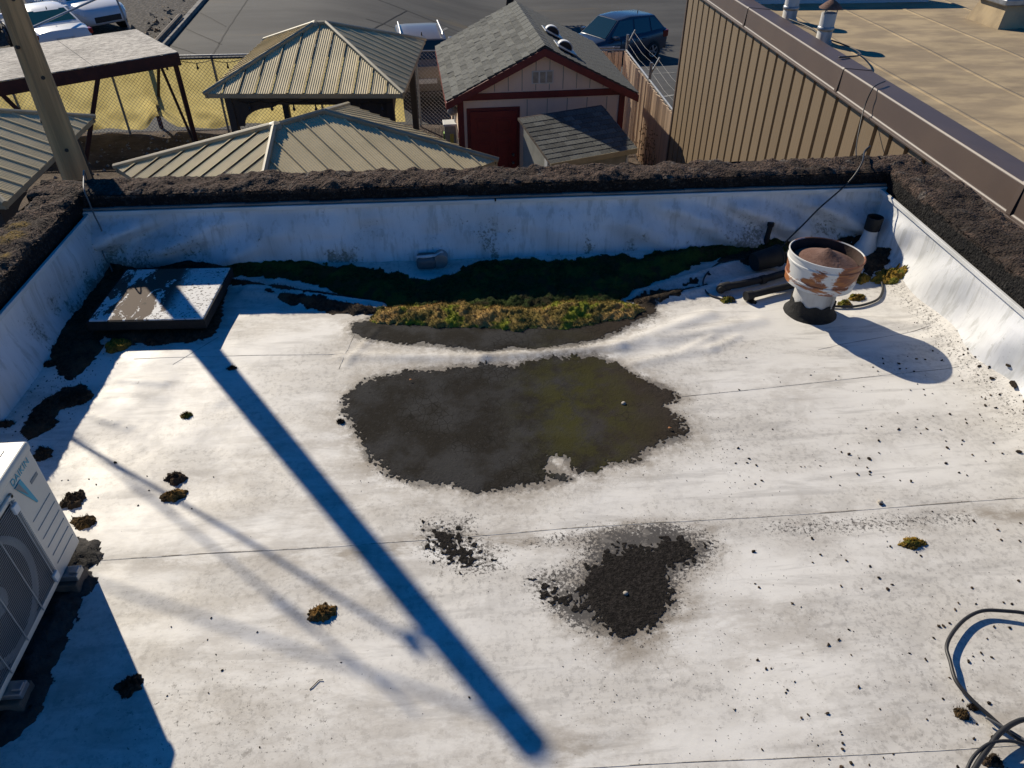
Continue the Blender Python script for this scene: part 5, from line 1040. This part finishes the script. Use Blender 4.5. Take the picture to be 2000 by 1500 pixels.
t = thing('roof_skylight', 'small curb mounted roof box with grey metal lid on the tan roof', 'skylight', (7.6, 10.55, .3), R(4))
MB().loft([[(-.36, -.36, -.02), (.36, -.36, -.02), (.36, .36, -.02), (-.36, .36, -.02)], [(-.26, -.26, .28), (.26, -.26, .28), (.26, .26, .28), (-.26, .26, .28)]]).build('curb', 'tan_roof', t)
MB().box(-.34, .34, -.32, .32, .28, .36).build('lid', 'galv', t, bevel=.015); MB().lathe([(.03, 0), (.03, .02), (0, .03)], 8, (.05, 0, .36)).build('lid_knob', 'galv', t)
tag(MB().tube([(7.85, 10.4, .44), (8.6, 10.1, .42), (10.5, 9.4, .4)], .028, 8).build('roof_conduit', 'slat_tan'), 'thin pale conduit leaving the roof box towards the right frame edge', 'conduit')
cable('roof_wire', [(4.62, 10.75, .36), (4.75, 10.3, .34), (4.72, 9.8, .34), (4.8, 9.3, .35), (4.75, 8.9, .38), (4.55, 8.5, .44), (4.2, 8.25, .49)], .009, 'cable_black', 'thin wire running from the flue stacks to the brown coping', 0, 'wire')

# ------------------------------------------------------------------ vehicles
def car(label, loc, rz, paint, kind='suv', sc=1., glass='glass', rails=False):
    """x forward, y left"""
    L, Wd, Hh = (4.5, 1.84, 1.68) if kind == 'suv' else (4.75, 1.82, 1.45)
    t = thing('parked_car', label, 'car', loc, rz, 'parked cars'); t.scale = (sc,) * 3; w = Wd / 2
    if kind == 'suv': st = [(-2.24, .5, .95, .8), (-2.2, .36, 1.08, .88), (-1.9, .26, 1.12, .95), (-1.0, .24, 1.08, 1.), (0, .24, 1.04, 1.), (.8, .24, 1.02, 1.), (1.15, .24, 1.02, .99), (1.6, .26, .96, .96), (2.0, .3, .88, .9), (2.18, .36, .78, .8), (2.25, .42, .68, .66)]
    else: st = [(-2.36, .45, .85, .8), (-2.3, .36, .98, .88), (-1.9, .25, 1.03, .95), (-1.2, .22, .99, 1.), (-.2, .22, .95, 1.), (.7, .22, .94, 1.), (1.1, .22, .93, .99), (1.6, .24, .88, .96), (2.05, .28, .8, .9), (2.28, .34, .7, .8), (2.37, .42, .6, .66)]
    secs = []
    for x, zb, zt, k in st:
        ww = w * k; hm = zb + (zt - zb) * .45
        half = [(ww * .82, zb), (ww * .96, zb + .06), (ww, hm), (ww * .985, zt - .16), (ww * .93, zt - .04), (ww * .8, zt), (ww * .4, zt + .018)]
        secs.append([(x, y, z) for y, z in half] + [(x, -y, z) for y, z in reversed(half)])
    MB().loft(secs).build('body', paint, t, True, auto=50)
    if kind == 'suv': G = [(1.12, 1.0), (.35, Hh - .06), (-.3, Hh), (-1.55, Hh - .07), (-2.12, 1.06)]
    else: G = [(1.0, .92), (.2, Hh - .05), (-.35, Hh), (-.95, Hh - .06), (-1.75, .99)]
    bw, tw = w * .86, w * .66
    def wid(z): return bw + (tw - bw) * np.clip((z - 1.0) / (Hh - 1.0), 0, 1)
    # greenhouse: glass volume with painted roof and pillars on top of it
    secs = []
    for x, z in G:
        y = float(wid(z)); secs.append([(x, y, z), (x, y * .55, z + (.02 if z > 1.2 else 0)), (x, -y * .55, z + (.02 if z > 1.2 else 0)), (x, -y, z)])
    bel = [(G[0][0], .98), (G[-1][0], 1.0)]
    gb = MB()
    top = secs; n = 4; vs = [p for s_ in secs for p in s_]; fs = [(i * 4 + k, i * 4 + k + 1, i * 4 + k + 5, i * 4 + k + 4) for i in range(4) for k in range(3)]
    fs += [(0, 4, 8, 12, 16), (19, 15, 11, 7, 3)]; gb.add(vs, fs); gb.build('cabin_shell', paint, t, True, auto=30, bevel=.03)
    def lerp(p, q, f_): return tuple(p[i] + (q[i] - p[i]) * f_ for i in range(3))
    def quad(name, a, b_, c_, d_, inset, lift_, mat=glass):
        P = [Vector(p) for p in (a, b_, c_, d_)]; cen = sum(P, Vector()) / 4; nn = (P[1] - P[0]).cross(P[3] - P[0]).normalized()
        if nn.dot(cen - Vector((-.4, 0, .9))) < 0: nn = -nn
        Q = [p + (cen - p).normalized() * inset + nn * lift_ for p in P]; MB().prism(Q, nn * -.02).build(name, mat, t)
    f0, f1 = secs[0], secs[1]; r0, r1 = secs[4], secs[3]
    quad('windscreen', lerp(f0[0], f1[0], .05), lerp(f0[3], f1[3], .05), f1[3], f1[0], .07, .016)
    quad('rear_window', lerp(r0[0], r1[0], .25), lerp(r0[3], r1[3], .25), r1[3], r1[0], .08, .016)
    zb = 1.06 if kind == 'suv' else 1.0; zt = Hh - .1
    xs = [(.78, .33, .32, -.28), (-.36, -.38, -.42, -1.18)] + ([(-1.26, -1.3, -1.3, -1.82)] if kind == 'suv' else [])
    def side(x, z, s_): return Vector((x, s_ * (float(wid(z)) + .012), z))
    wins = [[(.82, zb), (.3, zt), (-.36, zt), (-.36, zb)], [(-.44, zb), (-.44, zt), (-1.2 if kind == 'suv' else -.95, zt - .02), (-1.26 if kind == 'suv' else -1.35, zb)]]
    if kind == 'suv': wins.append([(-1.34, zb + .02), (-1.28, zt - .02), (-1.5, zt - .04), (-1.9, zb + .14), (-1.86, zb + .04)])
    for s_ in (-1, 1):
        for wv in wins: MB().prism([side(x, z, s_) for x, z in wv], (0, -s_ * .02, 0)).build('side_window', glass, t)
        m_ = MB().box(.62, .82, s_ * w * .98 - .0 if s_ > 0 else -w * .98 - .22, s_ * w * .98 + .22 if s_ > 0 else -w * .98, 1.0, 1.15).build('mirror', paint, t, bevel=.04)
        for x in (.1, -.85): MB().box(x - .1, x + .1, s_ * (w * .995) - .01, s_ * (w * .995) + .018, .86, .89).build('door_handle', paint, t, bevel=.006)
        MB().box(-1.1, 1.1, s_ * w * .985 - .02, s_ * w * .985 + .012, .24, .36).build('sill_trim', 'car_trim', t, bevel=.01)
        for x in (.36, -.42): MB().box(x - .004, x + .004, s_ * w * .998 - .02, s_ * w * .998 + .003, .4, .98).build('door_gap', 'car_trim', t)
        for x in (1.38, -1.38):
            mw = Matrix.Translation((x, s_ * (w - .02), .35)) @ Matrix.Rotation(R(-90 * s_), 4, 'X')
            MB().lathe([(0, .0), (.4, .0), (.42, .012), (.42, .03), (.4, .035), (0, .035)], 32, (0, 0, -.02), mw).build('wheel_arch', 'car_trim', t, True, auto=40)
            wh = MB().lathe([(.2, -.16), (.31, -.16), (.345, -.13), (.352, 0), (.345, .035), (.31, .05), (.22, .045)], 32, (0, 0, 0), mw, False).build('wheel', 'tyre', t, True, auto=50)
            rim = MB().lathe([(.225, .05), (.215, .03), (.2, .01), (0, .0)], 28, (0, 0, 0), mw, False)
            rim.build('rim_well', 'car_trim', wh)
            sp_ = MB()
            for k in range(5):
                a = k * 1.2566; sp_.beam(mw @ Vector((.03 * math.cos(a), .03 * math.sin(a), .05)), mw @ Vector((.215 * math.cos(a), .215 * math.sin(a), .045)), .06, .02, up=(0, 1, 0))
            sp_.lathe([(0, .06), (.05, .055), (.05, .03)], 12, (0, 0, 0), mw, False).lathe([(.205, .045), (.225, .05), (.228, .04)], 28, (0, 0, 0), mw, False); sp_.build('rim', 'rim', wh)
        # lamps
        fx = 2.0 if kind == 'suv' else 2.12; fz = .74 if kind == 'suv' else .66
        MB().prism([(fx - .35, s_ * w * .93, fz + .1), (fx + .1, s_ * w * .74, fz - .02), (fx + .16, s_ * w * .55, fz - .1), (fx + .12, s_ * w * .8, fz - .1), (fx - .25, s_ * w * .96, fz)], (.03, s_ * .035, .03)).build('headlight', 'lamp_clear', t)
        rx = -2.14 if kind == 'suv' else -2.26
        MB().box(rx - .06, rx + .22, s_ * w * .78 - .0 if s_ > 0 else -w * .955, s_ * w * .955 if s_ > 0 else -w * .78, .78, 1.04 if kind == 'suv' else .94).build('taillight', 'tail_red', t, bevel=.03)
        if rails: MB().tube([(.2, s_ * tw * .92, Hh + .01), (.1, s_ * tw * .92, Hh + .06), (-1.2, s_ * tw * .92, Hh + .05), (-1.35, s_ * tw * .92, Hh - .0)], .02, 6).build('roof_rail', 'galv', t)
    MB().box(2.1 if kind == 'suv' else 2.22, 2.26 if kind == 'suv' else 2.375, -.5, .5, .42, .62).build('grille', 'car_trim', t, bevel=.02)
    MB().box(-2.27 if kind == 'suv' else -2.39, -2.2 if kind == 'suv' else -2.3, -.26, .26, .68, .8).build('number_plate', 'white_plastic', t, bevel=.004)
    MB().box(-2.3, -2.05, -w * .8, w * .8, .3, .48).build('rear_bumper', paint if kind != 'suv' else 'car_trim', t, bevel=.05)
    MB().lathe([(.02, 0), (.012, .08), (0, .09)], 8, (-1.2, 0, Hh - .03)).build('antenna', 'car_trim', t)
    return t
def lz(x, y): return float(lotz(x, y)) + .015
car('dark blue parked compact car at an angle behind the shed', (6.75, 33.0, lz(6.75, 33.0)), R(180 + 30), 'car_blue', 'suv', 1.04)
car('pale parked car seen from behind the fence between far gazebo and shed', (-.95, 22.9, lz(-.95, 22.9)), R(96), 'car_tan', 'suv', 1., rails=True)
car('white parked sedan seen from the rear beyond the strand board platform', (-13.6, 27.9, lz(-13.6, 27.9)), R(128), 'car_white', 'sedan', 1., 'glass_green')
car('white parked car facing the kerb to the right of the white sedan', (-14.0, 31.6, lz(-14, 31.6)), R(-42), 'car_white', 'suv', 1., 'glass_green')
car('white parked car at the left frame edge beside the white sedan', (-16.6, 27.2, lz(-16.6, 27.2)), R(128), 'car_white', 'sedan')
car('pale blue parked car behind the white sedan at the frame top', (-18.2, 31.5, lz(-18.2, 31.5)), R(125), 'car_silver', 'sedan')

# unseen stand-in tree, added only to cast the dark shadow on the asphalt
t = thing('stand_in_tree', 'stand-in tree out of view, added to cast the shadow on the asphalt', 'tree', (3.0, 42.0, float(lotz(3.0, 42.0))))
MB().tube([(0, 0, 0), (.1, 0, 1.2), (0, .1, 2.6), (.2, .1, 4.2)], [.22, .17, .14, .07], 10).build('trunk', 'twig', t, True)
for k in range(7):
    a = k * .9; MB().tube([(0, .05, 1.8 + .2 * k), (.9 * math.cos(a), .9 * math.sin(a), 2.6 + .25 * k), (1.8 * math.cos(a), 1.8 * math.sin(a), 3.0 + .25 * k)], [.08, .05, .02], 6).build('limb', 'twig', t)
n = 9000; q = RNG.normal(size=(n, 3)); q /= np.linalg.norm(q, axis=1)[:, None]; q *= (RNG.random(n)**.45)[:, None] * np.array([2.9, 2.4, 1.5]); q[:, 2] += 4.0
mb = MB()
for p in q:
    d1 = Vector(RNG.normal(size=3)).normalized() * .13; d2 = Vector(RNG.normal(size=3)).normalized() * .13; p = Vector(p); mb.add([p, p + d1, p + d1 + d2, p + d2], [(0, 1, 2, 3)])
mb.build('crown', 'leaf_green', t)
